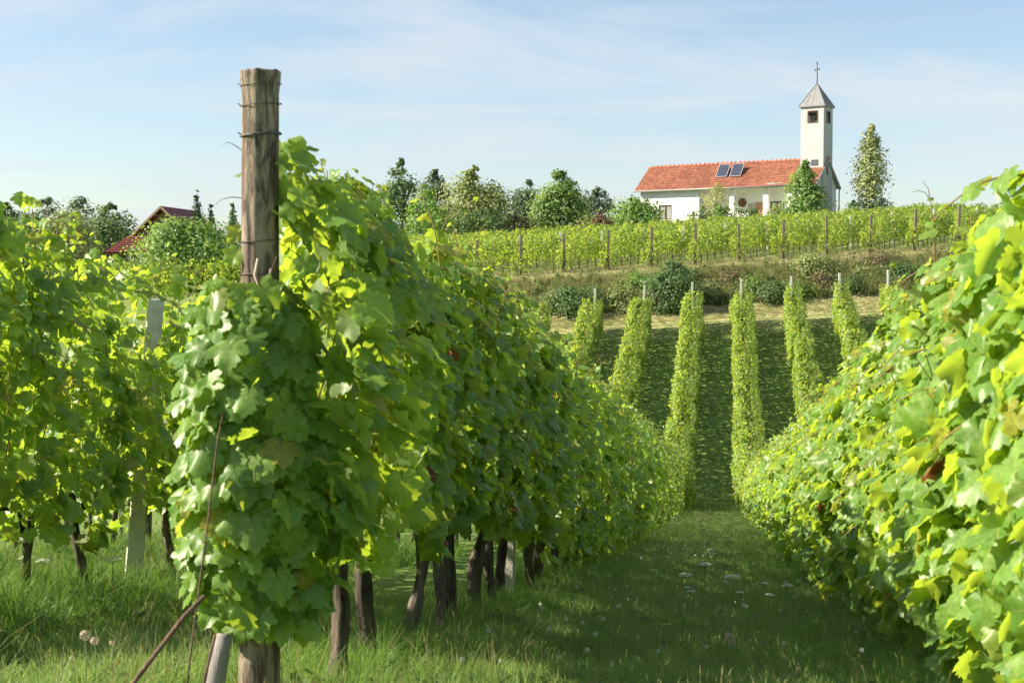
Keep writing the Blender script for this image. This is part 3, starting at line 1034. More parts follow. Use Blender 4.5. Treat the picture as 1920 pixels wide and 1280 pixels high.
def near_vine(u, y, gap_b, gap_f, label, group, r, n_total, n_obj, zb, zt, hw, camside, tpl=LEAF_MID, extra=None, n_shoots=3, trunk_rad=.036, n_canes=4, red_n=0, size=(.052, .112), edge=None, sh=(.12, .42), n_sprays=0):
    """a vine with its own leaves; gap_b / gap_f: half lengths of row it fills behind and in front"""
    global vine_count
    vine_count += 1
    x, _ = row_xy(u, y)
    root = empty('grapevine', (x, y, H(x, y)), ROW_YAW)
    tag(root, label, 'grapevine', group)
    sl = row_slope(u, y)
    tm, top = trunk_mesh(r, r.uniform(.62, .78), trunk_rad * r.uniform(.85, 1.2))
    link('trunk', tm, root)
    # arms along the lowest wire
    arm = MB()
    for s, g in ((-1, gap_b), (1, gap_f)):
        arm.tube([(top[0], top[1], top[2] - .06), (top[0] * .5, s * g * .35, top[2] + .06 + sl * s * g * .35), (0, s * g * .95, top[2] + .05 + sl * s * g)], [.024, .019, .012], 6, True, .15)
    arm.build('arm', M['bark'], root, True)
    Pp, N, T, S, rk, t, side = canopy(r, n_total, -gap_b - .12, gap_f + .12, zb, zt, hw, sl, y, size, face_bias=.12 * camside)
    if edge is not None:
        keep = edge(Pp[:, 0], Pp[:, 1] + y, Pp[:, 2])
        Pp, N, T, S, rk, t, side = Pp[keep], N[keep], T[keep], S[keep], rk[keep], t[keep], side[keep]
    cl_, P2, N2, T2, S2 = shoots(r, n_shoots, -gap_b if y > 6 else -.05, gap_f, zt, hw if y > 6 or camside < 0 else .05, sl, *sh)
    if n_sprays:
        c4, P4, N4, T4, S4 = sprays(r, n_sprays, -gap_b, gap_f, zb, zt, hw, sl, camside, y)
        cl_ = cl_ + c4
        P2, N2, T2, S2 = np.vstack([P2.reshape(-1, 3), P4]), np.vstack([N2.reshape(-1, 3), N4]), np.vstack([T2.reshape(-1, 3), T4]), np.concatenate([S2, S4])
    yng = np.concatenate([(t > .9) & (r.random(len(t)) < .45) | (r.random(len(t)) < .05), r.random(len(P2)) < .35])
    if len(P2):
        Pp = np.vstack([Pp, P2]); N = np.vstack([N, N2]); T = np.vstack([T, T2]); S = np.concatenate([S, S2]); rk = np.concatenate([rk, np.full(len(P2), 9.0 * camside)])
    if extra is not None:
        P3, N3, T3, S3 = extra
        Pp = np.vstack([Pp, P3]); N = np.vstack([N, N3]); T = np.vstack([T, T3]); S = np.concatenate([S, S3]); rk = np.concatenate([rk, np.full(len(P3), 8.0 * camside)])
        yng = np.concatenate([yng, r.random(len(P3)) < .15])
    # upright canes inside the hedge and shoots above
    cm = []
    for _ in range(n_canes):
        yy = r.uniform(-gap_b, gap_f); xx = r.uniform(-.1, .1); sx = camside * r.uniform(.05, hw * .95)
        zz = r.uniform(zb + .55 * (zt - zb), zt)
        cm.append([(xx, yy, .72 + sl * yy), (xx + sx * .5, yy + r.normal(0, .08), (.72 + zz) / 2 + sl * yy), (xx + sx, yy + r.normal(0, .15), zz + sl * yy)])
    for pts in cm + cl_:
        MB().tube(pts, np.linspace(.0048, .0018, len(pts)), 5, False).build('cane', M['cane'], root, True)
    order = np.argsort(-rk * camside)
    ob, st = order[:n_obj], order[n_obj:]
    red = set(int(q) for q in r.choice(np.arange(60, max(61, len(ob))), red_n, replace=False)) if red_n and len(ob) > 80 else ()
    if len(ob):
        add_leaf_objects(root, Pp[ob], N[ob], T[ob], S[ob], r, yng[ob], red)
    if len(st):
        X, Y, Nn = frames(N[st], T[st])
        if tpl is LEAF_MID and y < 9:
            Vs, Fs, Us, b_ = [], [], [], 0
            for q in range(4):
                sel = slice(q, None, 4)
                v_, f_, u_ = scatter_mesh(LEAF_HI[q], Pp[st][sel], X[sel], Y[sel], Nn[sel], S[st][sel])
                Vs.append(v_); Fs.append(f_ + b_); Us.append(u_); b_ += len(v_)
            V, F, uv = np.vstack(Vs), np.vstack(Fs), np.vstack(Us)
        else:
            V, F, uv = scatter_mesh(tpl, Pp[st], X, Y, Nn, S[st])
        tag(link('foliage', new_mesh('foliage', V, F, [M['leaf'] if tpl is LEAF_MID else M['leaf_far']], True, uv), root), kind='stuff')
    return root


# shared vines for the far slope and the upper vineyard
def far_variants(slope, k, nleaf, zb, zt, hw, seed, ln=1.0, tpl=LEAF_LO, size=(.08, .13)):
    out = []
    for i in range(k):
        r = np.random.default_rng(seed + i)
        tm, top = trunk_mesh(r, .7, .034, 6, 5)
        Pp, N, T, S, rk, t, side = canopy(r, nleaf, -ln / 2 - .08, ln / 2 + .08, zb + r.uniform(-.08, .1), zt + r.uniform(-.14, .12), hw * r.uniform(.78, 1.2), slope, i * 3.7, size, boxy=True)
        cl_, P2, N2, T2, S2 = shoots(r, 7, -ln / 2, ln / 2, zt - .05, hw * 1.3, slope, .1, .45)
        Pp = np.vstack([Pp, P2]); N = np.vstack([N, N2]); T = np.vstack([T, T2]); S = np.concatenate([S, S2 * 1.2])
        X, Y, Nn = frames(N, T)
        V, F, uv = scatter_mesh(tpl, Pp, X, Y, Nn, S)
        out.append((tm, new_mesh('foliage', V, F, [M['leaf_far']], True, uv)))
    return out


def far_vine(u, y, var, label, group, r, x=None, yaw=ROW_YAW):
    global vine_count
    vine_count += 1
    if x is None:
        x, _ = row_xy(u, y)
    root = empty('grapevine', (x, y, H(x, y)), yaw)
    tag(root, label, 'grapevine', group)
    tm, fm = var[int(r.integers(0, len(var)))]
    link('trunk', tm, root)
    f = link('foliage', fm, root)
    f['kind'] = 'stuff'
    f.scale = (1.0 if r.random() < .5 else -1.0, 1.0, r.uniform(.92, 1.08))
    f.location = (r.normal(0, .07), 0, 0)
    return root


# ------------------------------------------------------------------ the rows
ORD = ['first', 'second', 'third', 'fourth', 'fifth', 'sixth', 'seventh', 'eighth', 'ninth', 'tenth', 'eleventh', 'twelfth', 'thirteenth', 'fourteenth', 'fifteenth', 'sixteenth']
rr_ = np.random.default_rng(77)

# row left of the lane
ys = [5.12, 5.65, 6.45, 7.0, 7.6, 8.1, 8.8, 9.25, 10.3]
while ys[-1] < 42.5:
    ys.append(ys[-1] + (.85 if ys[-1] < 20 else 1.0) * rr_.uniform(.94, 1.06))
LEFT_NEAR_END = ys[-1] + .5
for i, y in enumerate(ys):
    gb = (y - (ys[i - 1] if i else 4.55)) / 2 + (.48 if i == 0 else 0)
    gf = ((ys[i + 1] if i + 1 < len(ys) else y + 1) - y) / 2
    ln = gb + gf
    extra = None
    if i == 0:
        # foliage that hangs round the front of the wooden end post
        r = np.random.default_rng(4)
        n = 640
        t = r.random(n)
        a = r.uniform(math.pi * 1.0, math.pi * 2.0, n)
        z = .36 + t * 1.02
        rad = (.12 + .11 * np.sin(np.pi * np.clip(.15 + t * .8, 0, 1))) * r.uniform(.75, 1.2, n)
        yc = 4.40 - y
        P3 = np.stack([rad * .92 * np.cos(a) + .01 - .045 * t, yc + .10 + rad * 1.25 * np.sin(a) - .06, z + .1], 1)
        N3 = np.stack([np.cos(a) * .7, np.sin(a) * .9, .5 + r.normal(0, .3, n)], 1) + r.normal(0, .28, (n, 3))
        T3 = np.stack([np.cos(a) * .3, np.sin(a) * .3, np.full(n, -.9)], 1) + r.normal(0, .35, (n, 3))
        S3 = r.uniform(.055, .105, n)
        extra = (P3, N3, T3, S3)
    if i < 9:
        lab = ('grapevine at the row end, its foliage wrapped round the tall wooden post' if i == 0 else
               f'{ORD[i]} vine trunk counted from the tall wooden post, shaded side of lane')
        grp = 'vines in the row left of the lane'
    else:
        lab, grp = 'grapevine deep in the row left of the lane, merged with its neighbours', 'vines deep in the row left of the lane'
    dens = 1150 if y < 9 else 980 if y < 13 else 800 if y < 20 else 640
    nobj = 300 if y < 12 else 150 if y < 20 else 60 if y < 34 else 0
    edge = (lambda xl, yy, zl: np.where(zl > 1.2, xl > -.309 * yy + 1.42, xl > -.36 * yy + 1.42)) if i < 3 else None
    root = near_vine(U_LEFT, y, gb, gf, lab, grp, np.random.default_rng(100 + i), int(dens * ln) + 60, nobj, .62 if i == 0 else .62 if y < 9.5 else .42 if y < 12.5 else .22 if y < 16 else .08, 1.76 if i == 0 else 1.80 if i < 3 else 1.86, .34, +1,
              LEAF_MID if y < 26 else LEAF_LO, extra, 4 if y < 20 else 2, .029, 6 if y < 12 else 3 if y < 22 else 0, 0 if i == 0 else 2 if y < 9 else 1 if y < 16 else 0, edge=edge, sh=(.05, .2) if i < 2 else (.15, .45), n_sprays=7 if y < 12 else 5 if y < 22 else 3 if y < 34 else 0)
    if i == 0:
        post_root = root

# row right of the lane
ys = [2.35]
while ys[-1] < 42.5:
    ys.append(ys[-1] + (.85 if ys[-1] < 20 else 1.0) * rr_.uniform(.94, 1.06))
for i, y in enumerate(ys):
    gb = (y - (ys[i - 1] if i else 1.9)) / 2
    gf = ((ys[i + 1] if i + 1 < len(ys) else y + 1) - y) / 2
    ln = gb + gf
    if i < 5:
        lab = ['blurred vine nearest the camera at the right edge, very large leaves', 'second blurred vine from the right edge, large leaves hanging to the grass',
               'third vine from the right edge in the sunlit row', 'fourth vine from the right edge, one long thin shoot standing above its leaves',
               'fifth vine from the right edge in the sunlit row'][i]
        grp = 'vines in the row right of the lane'
    else:
        lab, grp = 'sunlit grapevine deep in the row right of the lane, merged with its neighbours', 'vines deep in the row right of the lane'
    dens = 1000 if y < 9 else 800 if y < 13 else 640 if y < 20 else 460
    nobj = 300 if y < 12 else 150 if y < 20 else 60 if y < 34 else 0
    root = near_vine(U_RIGHT, y, gb, gf, lab, grp, np.random.default_rng(300 + i), int(dens * ln) + 60, nobj, .27 if y < 7 else .22 if y < 11 else .12, 1.70 if y < 3.8 else 1.56 if y < 12 else 1.48, .33, -1,
              LEAF_MID if y < 26 else LEAF_LO, None, 4 if y < 20 else 2, .028, 7 if y < 12 else 3 if y < 22 else 0, 1 if y < 12 else 0, sh=(.03, .10) if y < 4.5 else (.1, .4), n_sprays=0 if y < 3.7 else 8 if y < 12 else 5 if y < 22 else 3 if y < 34 else 0)
    if i == 3:
        tall_root = root

# the long thin shoot that stands up against the sky
def local_pts(root, pts):
    c_, s_ = math.cos(-ROW_YAW), math.sin(-ROW_YAW)
    out = []
    for p in pts:
        d = [p[k] - root.location[k] for k in range(3)]
        out.append((d[0] * c_ - d[1] * s_, d[0] * s_ + d[1] * c_, d[2]))
    return out


def at(px, py, Y):
    """world point seen at picture place (px, py) of the 1920 wide photograph at distance Y (surveying helper)"""
    return ((px - 960) / 2667 * Y, Y, (530 - py) / 2667 * Y)


td = local_pts(post_root, [at(456, 283, 4.42), at(440, 272, 4.40), at(428, 268, 4.38), at(420, 275, 4.38)])
MB().tube(td, [.0016, .0013, .001, .0008], 5, False).build('tendril', M['cane'], post_root, True)
td = local_pts(post_root, [at(458, 372, 4.46), at(435, 370, 4.42), at(418, 374, 4.40), at(405, 385, 4.40)])
MB().tube(td, [.0018, .0015, .0012, .0009], 5, False).build('tendril', M['cane'], post_root, True)
add_leaf_objects(post_root, np.array(local_pts(post_root, [at(455, 325, 4.42), at(452, 432, 4.40), at(445, 470, 4.38)])), np.array([(-.3, -.2, .9), (.3, -.9, .3), (.1, -.9, .4)]), np.array([(-1, 0, -.4), (-.6, 0, -.6), (-.5, 0, -.9)]), np.array([.028, .055, .06]), np.random.default_rng(6), [True, True, False])
sp_ = local_pts(tall_root, [at(1757, 690, 5.3), at(1756, 560, 5.2), at(1750, 450, 5.15), at(1744, 390, 5.15), at(1738, 355, 5.15), at(1727, 340, 5.15)])
MB().tube(sp_, [.004, .0036, .003, .0022, .0016, .001], 6, False).build('cane', M['cane'], tall_root, True)
tp_ = local_pts(tall_root, [at(1742, 378, 5.15), at(1733, 362, 5.15), at(1720, 358, 5.14), at(1708, 361, 5.14)])
MB().tube(tp_, [.0016, .0014, .0012, .0008], 5, False).build('tendril', M['cane'], tall_root, True)
lp_ = np.array(local_pts(tall_root, [at(1748, 432, 5.12), at(1753, 505, 5.15), at(1745, 545, 5.15), at(1741, 372, 5.15)]))
add_leaf_objects(tall_root, lp_, np.array([(-.3, -.3, .8), (-.5, -.5, .6), (.4, -.6, .6), (-.2, -.5, .8)]), np.array([(-1, -.2, -.4), (-.8, 0, -.6), (-.9, 0, -.3), (.3, 0, -.8)]), np.array([.062, .07, .085, .022]), np.random.default_rng(5), [True] * 4)

# second row to the left: behind the grass strip at the left edge of the picture
U_L2 = U_LEFT - SPACING
ys = [6.3, 7.15, 7.9, 8.55, 9.75, 10.5]
while ys[-1] < 20:
    ys.append(ys[-1] + .9 * rr_.uniform(.94, 1.06))
for i, y in enumerate(ys):
    gb = (y - (ys[i - 1] if i else y - .9)) / 2
    gf = ((ys[i + 1] if i + 1 < len(ys) else y + 1) - y) / 2
    ln = gb + gf
    if y < 9:
        lab = f'dark trunked grapevine, {ORD[max(0, i - 1)]} from the left edge in the row with the pale post' if i else 'grapevine just outside the left edge in the row with the pale post'
        grp = 'vines in the second row left of the lane'
    else:
        lab, grp = 'grapevine behind the pale concrete post in the second row left of lane', 'vines behind the pale concrete post'
    near_vine(U_L2, y, gb, gf, lab, grp, np.random.default_rng(500 + i), int((900 if y < 12 else 640) * ln) + 50, 300 if y < 10.6 else 150 if y < 15 else 60, .60, 2.25 if y < 8.3 else 2.16, .38, +1,
              LEAF_MID, None, 5, .03, 5 if y < 11 else 2, 0, n_sprays=6 if y < 12 else 3,
              edge=lambda xl, yy, zl: ~((np.abs((U_L2 + xl) / yy + .417 - .009 * (zl - .2)) < .019) & (xl > -.05) & (yy < 9.25) & ((zl < .74) | (zl > 1.60))))

VAR_UP = far_variants(.235, 9, 860, .24, 1.66, .42, 900)
VAR_LOW = far_variants(.02, 5, 860, .24, 1.66, .42, 930)
VAR_TOP = far_variants(.085, 7, 300, .60, 1.95, .42, 950, 1.1)
VAR_END = far_variants(.03, 5, 240, .30, 1.28, .40, 980, .7)
N_ROWS = {-3: (61.5, 'third row left of the lane'), -2: (52, 'second row left of the lane'), -1: (43.4, 'row just left of the lane'), 0: (43.4, 'row just right of the lane'),
          1: (46, 'second row right of the lane'), 2: (53, 'third row right of the lane'), 3: (61.5, 'fourth row right of the lane'), 4: (66, 'fifth row right of the lane')}
fr_ = np.random.default_rng(31)
for k, (y0, nm) in N_ROWS.items():
    u = U_RIGHT + k * SPACING
    y = y0
    while y < 69.9:
        far_vine(u, y, VAR_LOW if y < 48 else VAR_UP, f'trimmed grapevine on the far slope in the {nm}', f'far slope vines, {nm}', fr_)
        y += 1.0
UPY = 80.2
K2 = .56
UP_YAW = -math.atan(K2)
UP_X = [-1.9 + 2.46 * j for j in range(13)]           # heads of the rows one can see


def up_xy(x0, s):
    return x0 + s * K2 / math.hypot(1, K2), UPY + s / math.hypot(1, K2)


for j, x0 in enumerate(UP_X):
    for q in range(3):
        x, y = up_xy(x0, (-.42, .6, 1.7)[q])
        far_vine(0, y, VAR_TOP if q else VAR_END,
                 (f'vine at the foot of the {ORD[j]} end post from left, upper vineyard' if q == 0 else 'grapevine near the front of the upper vineyard below the chapel'),
                 'front vines of the upper vineyard' if q == 0 else 'vines near the front of the upper vineyard', fr_, x, UP_YAW)

# everything past the limit: hidden stretches of the near rows and the rest of the upper vineyard, one object
VV, FF, MI, base = [], [], [], 0


def bulk(path, s0, s1, yaw, per_m, zb, zt, hw, tpl, r, size, step=1.0, ph=0.0):
    """vines along path(s) from s0 to s1"""
    global base
    s_ = s0
    ca, sa = math.cos(yaw), math.sin(yaw)
    Rm = np.array([[ca, sa, 0], [-sa, ca, 0], [0, 0, 1]])       # row vectors times Rm
    while s_ < s1:
        x, y = path(s_)
        xa, ya = path(s_ - .5); xb, yb = path(s_ + .5)
        z0 = H(x, y)
        sl = (H(xb, yb) - H(xa, ya)) / math.hypot(xb - xa, yb - ya)
        Pp, N, T, S, *_ = canopy(r, int(per_m * step), -step / 2 - .08, step / 2 + .08, zb, zt, hw, sl, s_ + ph, size)
        Pp[:, 2] *= r.uniform(.94, 1.06)
        Pw = Pp @ Rm + np.array([x, y, z0])
        X, Y, Nn = frames(N @ Rm, T @ Rm)
        V, F, _uv = scatter_mesh(tpl, Pw, X, Y, Nn, S)
        VV.append(V); FF.append(F + base); MI.append(np.zeros(len(F), int)); base += len(V)
        l = r.normal(0, .04, 2)
        tv = np.array([(x + .03 * math.cos(a) + (l[0] if zz > 0 else 0), y + .03 * math.sin(a) + (l[1] if zz > 0 else 0), z0 + zz) for zz in (-.1, .85) for a in (0, 2.1, 4.2)])
        tf = np.array([(0, 1, 4), (0, 4, 3), (1, 2, 5), (1, 5, 4), (2, 0, 3), (2, 3, 5)])
        VV.append(tv); FF.append(tf + base); MI.append(np.ones(6, int)); base += 6
        s_ += step


def row_path(u):
    return lambda s: row_xy(u, s)


br = np.random.default_rng(63)
for j in range(-9, 15):
    x0 = -1.9 + 2.46 * j
    bulk(lambda s, x0=x0: up_xy(x0, s), .1 + (2.7 if 0 <= j < 13 else 0), min(33.5, max(6, (32 - x0) / .49)), UP_YAW, 250, .60, 1.95, .42, LEAF_QUAD, br, (.11, .18), 1.1, j * 1.7)
for k in (-3, -4):
    bulk(row_path(U_RIGHT + k * SPACING), 4.5, 43, ROW_YAW, 170, .6, 1.85, .36, LEAF_QUAD, br, (.10, .16))
bulk(row_path(U_L2), 20.6, 52, ROW_YAW, 200, .6, 1.95, .38, LEAF_QUAD, br, (.10, .16))
for k in (1, 2):
    bulk(row_path(U_RIGHT + k * SPACING), 3.5, 46 if k == 1 else 53, ROW_YAW, 170, .5, 1.60, .38, LEAF_QUAD, br, (.10, .16))
for k in (-4, -5, 5, 6):
    bulk(row_path(U_RIGHT + k * SPACING), 48, 70, ROW_YAW, 420, .25, 1.8, .4, LEAF_QUAD, br, (.10, .16))
bulk(row_path(U_RIGHT - 3 * SPACING), 43.5, 61, ROW_YAW, 420, .25, 1.8, .4, LEAF_QUAD, br, (.10, .16))
vines = link('vines', new_mesh('vines', np.vstack(VV), np.vstack(FF), [M['leaf_far'], M['bark']], True, None, np.concatenate(MI)))
tag(vines, 'dense rows of vines filling the upper vineyard below the chapel', 'vines', None, 'stuff')
print('vines as things:', vine_count)

# ------------------------------------------------------------------ posts, rods, wires
pz = H(*row_xy(U_LEFT, 4.4))
px_, py_ = row_xy(U_LEFT, 4.4)
post = empty('wooden_post', (px_ - .018, py_, pz))
tag(post, 'tall weathered round wooden post bound with wire at the row end', 'post')
TOPZ = .648 - pz
prof = [(-.4, .066), (.0, .065), (.35, .0645), (.7, .0625), (1.1, .061), (1.5, .0585), (TOPZ - .3, .0575), (TOPZ - .066, .0572), (TOPZ - .052, .0592), (TOPZ - .02, .0625), (TOPZ - .004, .0632), (TOPZ, .0615)]
nseg = 40
Vp = []
pr_ = np.random.default_rng(8)
rough_ = pr_.normal(0, .0011, nseg)
for z, r0 in prof:
    for k in range(nseg):
        th = math.tau * k / nseg
        f = r0 + rough_[k] + .0012 * math.sin(th * 3 + z * 2)
        Vp.append((f * math.cos(th) + .010 * z, f * math.sin(th), z))
Fp = [(i * nseg + k, i * nseg + (k + 1) % nseg, (i + 1) * nseg + (k + 1) % nseg, (i + 1) * nseg + k) for i in range(len(prof) - 1) for k in range(nseg)]
Fp.append(tuple((len(prof) - 1) * nseg + k for k in range(nseg)))
for k in range(nseg):
    for ring_, a_ in ((len(prof) - 1, .005), (len(prof) - 2, .004), (len(prof) - 3, .003)):
        x_, y_, z_ = Vp[ring_ * nseg + k]
        Vp[ring_ * nseg + k] = (x_, y_, z_ + a_ * .4 * (math.sin(k * .9) + .7 * math.sin(k * 2.3 + 1)))
link('post_shaft', new_mesh('post_shaft', Vp, Fp, [M['wood_post']], True), post)
for zpx, rad, turns in ((200, .0016, 1), (256, .0024, 2), (452, .0018, 1), (512, .0020, 1), (163, .0012, 1)):
    zc_ = (530 - zpx) / 2667 * 4.4 - pz
    pts = []
    for k in range(28 * turns + 1):
        th = math.pi + math.tau * k / 28
        rr2 = .0615 + .0012 * math.sin(th * 2.3)
        pts.append((rr2 * math.cos(th) + .010 * zc_, rr2 * math.sin(th), zc_ + .004 * math.sin(th + 1) + .0035 * k / 28))
    if turns:
        pts.append((pts[-1][0] - .009, pts[-1][1] - .006, pts[-1][2] + .005))
    MB().tube(pts, rad, 6).build('wire_loop', M['wire'], post, True)
MB().tube([(.002 + .010 * 1.6, -.066, 1.47), (-.006 + .016, -.071, 1.42), (.006 + .016, -.070, 1.38), (-.004 + .016, -.072, 1.34), (.004 + .016, -.070, 1.31)], [.004, .006, .003, .005, .002], 6).build('dry_tendril', surf('dry_vine_wood', (.40, .35, .27), (.50, .44, .35), 30, .8), post, True)
MB().tube([(.06, -.075, 1.44), (.045, -.085, 1.33), (.02, -.095, 1.22), (-.005, -.105, 1.12)], [.005, .007, .007, .006], 7).build('dry_cane', surf('dry_cane_wood', (.20, .15, .12), (.33, .27, .23), 30, .8), post, True)


rod = MB().tube([at(520, 480, 4.32), at(470, 610, 4.26), at(428, 720, 4.18), at(405, 830, 4.12), at(385, 990, 4.02), at(365, 1130, 3.92), at(347, 1262, 3.88), at(340, 1330, 3.86)], [.002, .0022, .0025, .0026, .003, .003, .003, .003], 7).build('anchor_rod', M['rust'], None, True)
tag(rod, 'thin rusty anchor rod running from the wooden post down to the grass', 'rod')
rod2 = MB().tube([at(378, 1122, 3.75), at(340, 1160, 3.68), at(290, 1225, 3.62), at(225, 1310, 3.58), at(190, 1360, 3.56)], .0062, 8).build('slanted_rod', M['rust'], None, True)
tag(rod2, 'thick dark iron rod slanting into the grass at lower left', 'rod')
rod3 = MB().tube([at(398, 1195, 3.9), at(382, 1260, 3.88), at(366, 1340, 3.86)], .0045, 7).build('short_rod', M['rust'], None, True)
tag(rod3, 'short dark rod leaning against the grey stake beside the wooden post', 'rod')
stk = MB()
stk.tube([at(414, 1196, 4.05), at(408, 1235, 4.05), at(398, 1290, 4.05), at(388, 1370, 4.05)], [.022, .026, .028, .028], 12, True, .06)
tag(stk.build('stake', M['stake'], None, True), 'weathered grey wooden stake leaning at the foot of the tall post', 'stake')


def concrete_post(u, y, hgt, label, lean=(0, 0), m='concrete', w=.046, name='concrete_post', tp=.86, sink=.3, x=None):
    if x is None:
        x, _ = row_xy(u, y)
    mb = MB()
    V = []
    c = .009
    for z, s in ((-sink, 1), (hgt - .012, tp), (hgt, tp - .12)):
        q = w * s
        for a, b in ((-q + c, -q), (q - c, -q), (q, -q + c), (q, q - c), (q - c, q), (-q + c, q), (-q, q - c), (-q, -q + c)):
            V.append((a + lean[0] * z, b + lean[1] * z, z))
    F = [(i * 8 + k, i * 8 + (k + 1) % 8, (i + 1) * 8 + (k + 1) % 8, (i + 1) * 8 + k) for i in range(2) for k in range(8)] + [tuple(16 + k for k in range(8))]
    mb.add(V, F)
    o = mb.build(name, M[m])
    o.location = (x, y, H(x, y)); o.rotation_euler = (0, 0, ROW_YAW)
    return tag(o, label, 'post')


cp = concrete_post(U_L2, 9.2, 2.02, 'pale square concrete post standing in the second row left of the lane', (.09, .0), w=.06)
cp.rotation_euler = (0, 0, R(14))
concrete_post(U_LEFT, 9.45, 1.85, 'pale concrete post among dark trunks in the row left of the lane', (.02, .02))
concrete_post(U_RIGHT - .1, 8.9, 1.6, 'grey concrete post at grass level in the row right of the lane, nearer one', (.0, .0))
concrete_post(U_RIGHT, 21.3, 1.6, 'small pale concrete post half hidden far down the row right of the lane')
for k, (y0, nm) in N_ROWS.items():
    concrete_post(U_RIGHT + k * SPACING, 70.35, 2.02, f'grey end post at the top of the far slope, {nm}', (random.uniform(-.03, .03), 0), 'concrete', .06, 'row_end_post')
    bpy.context.scene.collection.objects[-1]['group'] = 'end posts of the far slope rows'
for j, x0 in enumerate(UP_X):
    x, y = up_xy(x0, -.12)
    o = concrete_post(0, y, 2.2 + random.uniform(-.1, .12), f'wooden end post of the upper vineyard, {ORD[j]} from the left', (random.uniform(-.03, .03), -.05), 'far_post', .07, 'vineyard_end_post', 1.0, x=x)
    o['group'] = 'end posts of the upper vineyard'
    x, y = up_xy(x0, 4.6)
    o = concrete_post(0, y, 2.05 + random.uniform(-.1, .1), f'thin pale post inside the upper vineyard, behind its {ORD[j]} end post from left', (random.uniform(-.03, .03), 0), 'concrete', .055, 'vineyard_post', 1.0, x=x)
    o['group'] = 'posts inside the upper vineyard'

# trellis wires of the two near rows and the second left row
for u, y0, nm, hs in ((U_LEFT, 4.42, 'row left of the lane', (.72, 1.15, 1.55)), (U_RIGHT, 2.0, 'row right of the lane', (.72, 1.1, 1.45)), (U_L2, 5.0, 'second row left of the lane', (.72, 1.15, 1.55))):
    root = empty('trellis_wires', (*row_xy(u, y0), H(*row_xy(u, y0))))
    tag(root, f'thin galvanised trellis wires strung along the {nm}', 'wire')
    bx, by = row_xy(u, y0); bz = H(bx, by)
    for h_ in hs:
        pts = []
        for y in np.arange(y0, 43, 2.4):
            x, _ = row_xy(u, y)
            pts.append((x - bx, y - by, H(x, y) + h_ - bz))
        MB().tube(pts, .0014, 4, False).build('wire', M['wire'], root)

# ------------------------------------------------------------------ trees and shrubs
def tree_mats(name, dark, light, trans, tf=.36):
    g = 2.0
    return leaf_mat('leaves_' + name, tuple(g * c for c in dark), tuple(g * c for c in light), tuple(1.9 * c for c in trans), tf, .5, .35)


TM = {
    'linden': tree_mats('linden', (.05, .095, .025), (.105, .155, .045), (.20, .28, .05)),
    'dark': tree_mats('dark', (.028, .058, .02), (.06, .098, .032), (.10, .16, .035)),
    'olive': tree_mats('olive', (.075, .105, .035), (.15, .165, .06), (.22, .25, .07)),
    'poplar': tree_mats('poplar', (.115, .145, .06), (.195, .21, .095), (.29, .31, .12)),
    'spruce': tree_mats('spruce', (.02, .042, .02), (.045, .07, .032), (.05, .08, .03), .15),
    'walnut': tree_mats('walnut', (.045, .095, .022), (.10, .155, .035), (.18, .28, .04)),
    'bronze': tree_mats('bronze', (.065, .055, .028), (.11, .09, .045), (.14, .11, .045)),
    'red': tree_mats('red', (.06, .03, .02), (.10, .06, .03), (.12, .06, .03)),
    'light': tree_mats('light', (.13, .155, .045), (.21, .215, .075), (.30, .30, .08)),
    'blue': tree_mats('blue', (.045, .07, .045), (.08, .105, .06), (.10, .14, .06)),
}
TBARK = surf('tree_bark', (.05, .04, .03), (.12, .10, .08), 8, .9, .6, (1, 1, .2))


def crown(r, n, prof, hgt, z0, clumps, leaf,  flat=1.0, spread=.16, lumpy=.25, droop=.2, inner=.35):
    """leaves round many clump centres in the volume given by prof(q) -> radius"""
    cq = r.random(clumps * 3)
    rad = np.array([prof(q) for q in cq])
    keep = r.random(len(cq)) < rad / rad.max() * .97 + .03
    cq = cq[keep][:clumps]; rad = rad[keep][:clumps]
    a = r.uniform(0, math.tau, len(cq))
    f = np.sqrt(r.uniform(inner, 1, len(cq))) * (1 + lumpy * r.normal(0, .5, len(cq)))
    C = np.stack([rad * f * np.cos(a), rad * f * np.sin(a) * flat, z0 + cq * (hgt - z0)], 1)
    per = r.integers(0, len(C), n)
    R0 = np.maximum(rad, rad.max() * .16)[per] * spread
    d = norm(r.normal(0, 1, (n, 3)))
    rr2 = R0 * r.random(n) ** .7 * 3.0 * r.uniform(.7, 1.3, len(C))[per]
    Pp = C[per] + d * rr2[:, None] * np.array([1, 1, .8])
    out = np.stack([Pp[:, 0], Pp[:, 1] / max(flat, .2), (Pp[:, 2] - C[per][:, 2]) * .6 + .3], 1)
    N = norm(out) * .55 + d * .55 + np.array([0, 0, .45]) + r.normal(0, .35, (n, 3))
    T = norm(out) * .5 + np.array([0, 0, -droop]) + r.normal(0, .6, (n, 3))
    S = leaf * r.uniform(.65, 1.3, n)
    return Pp, N, T, S, C


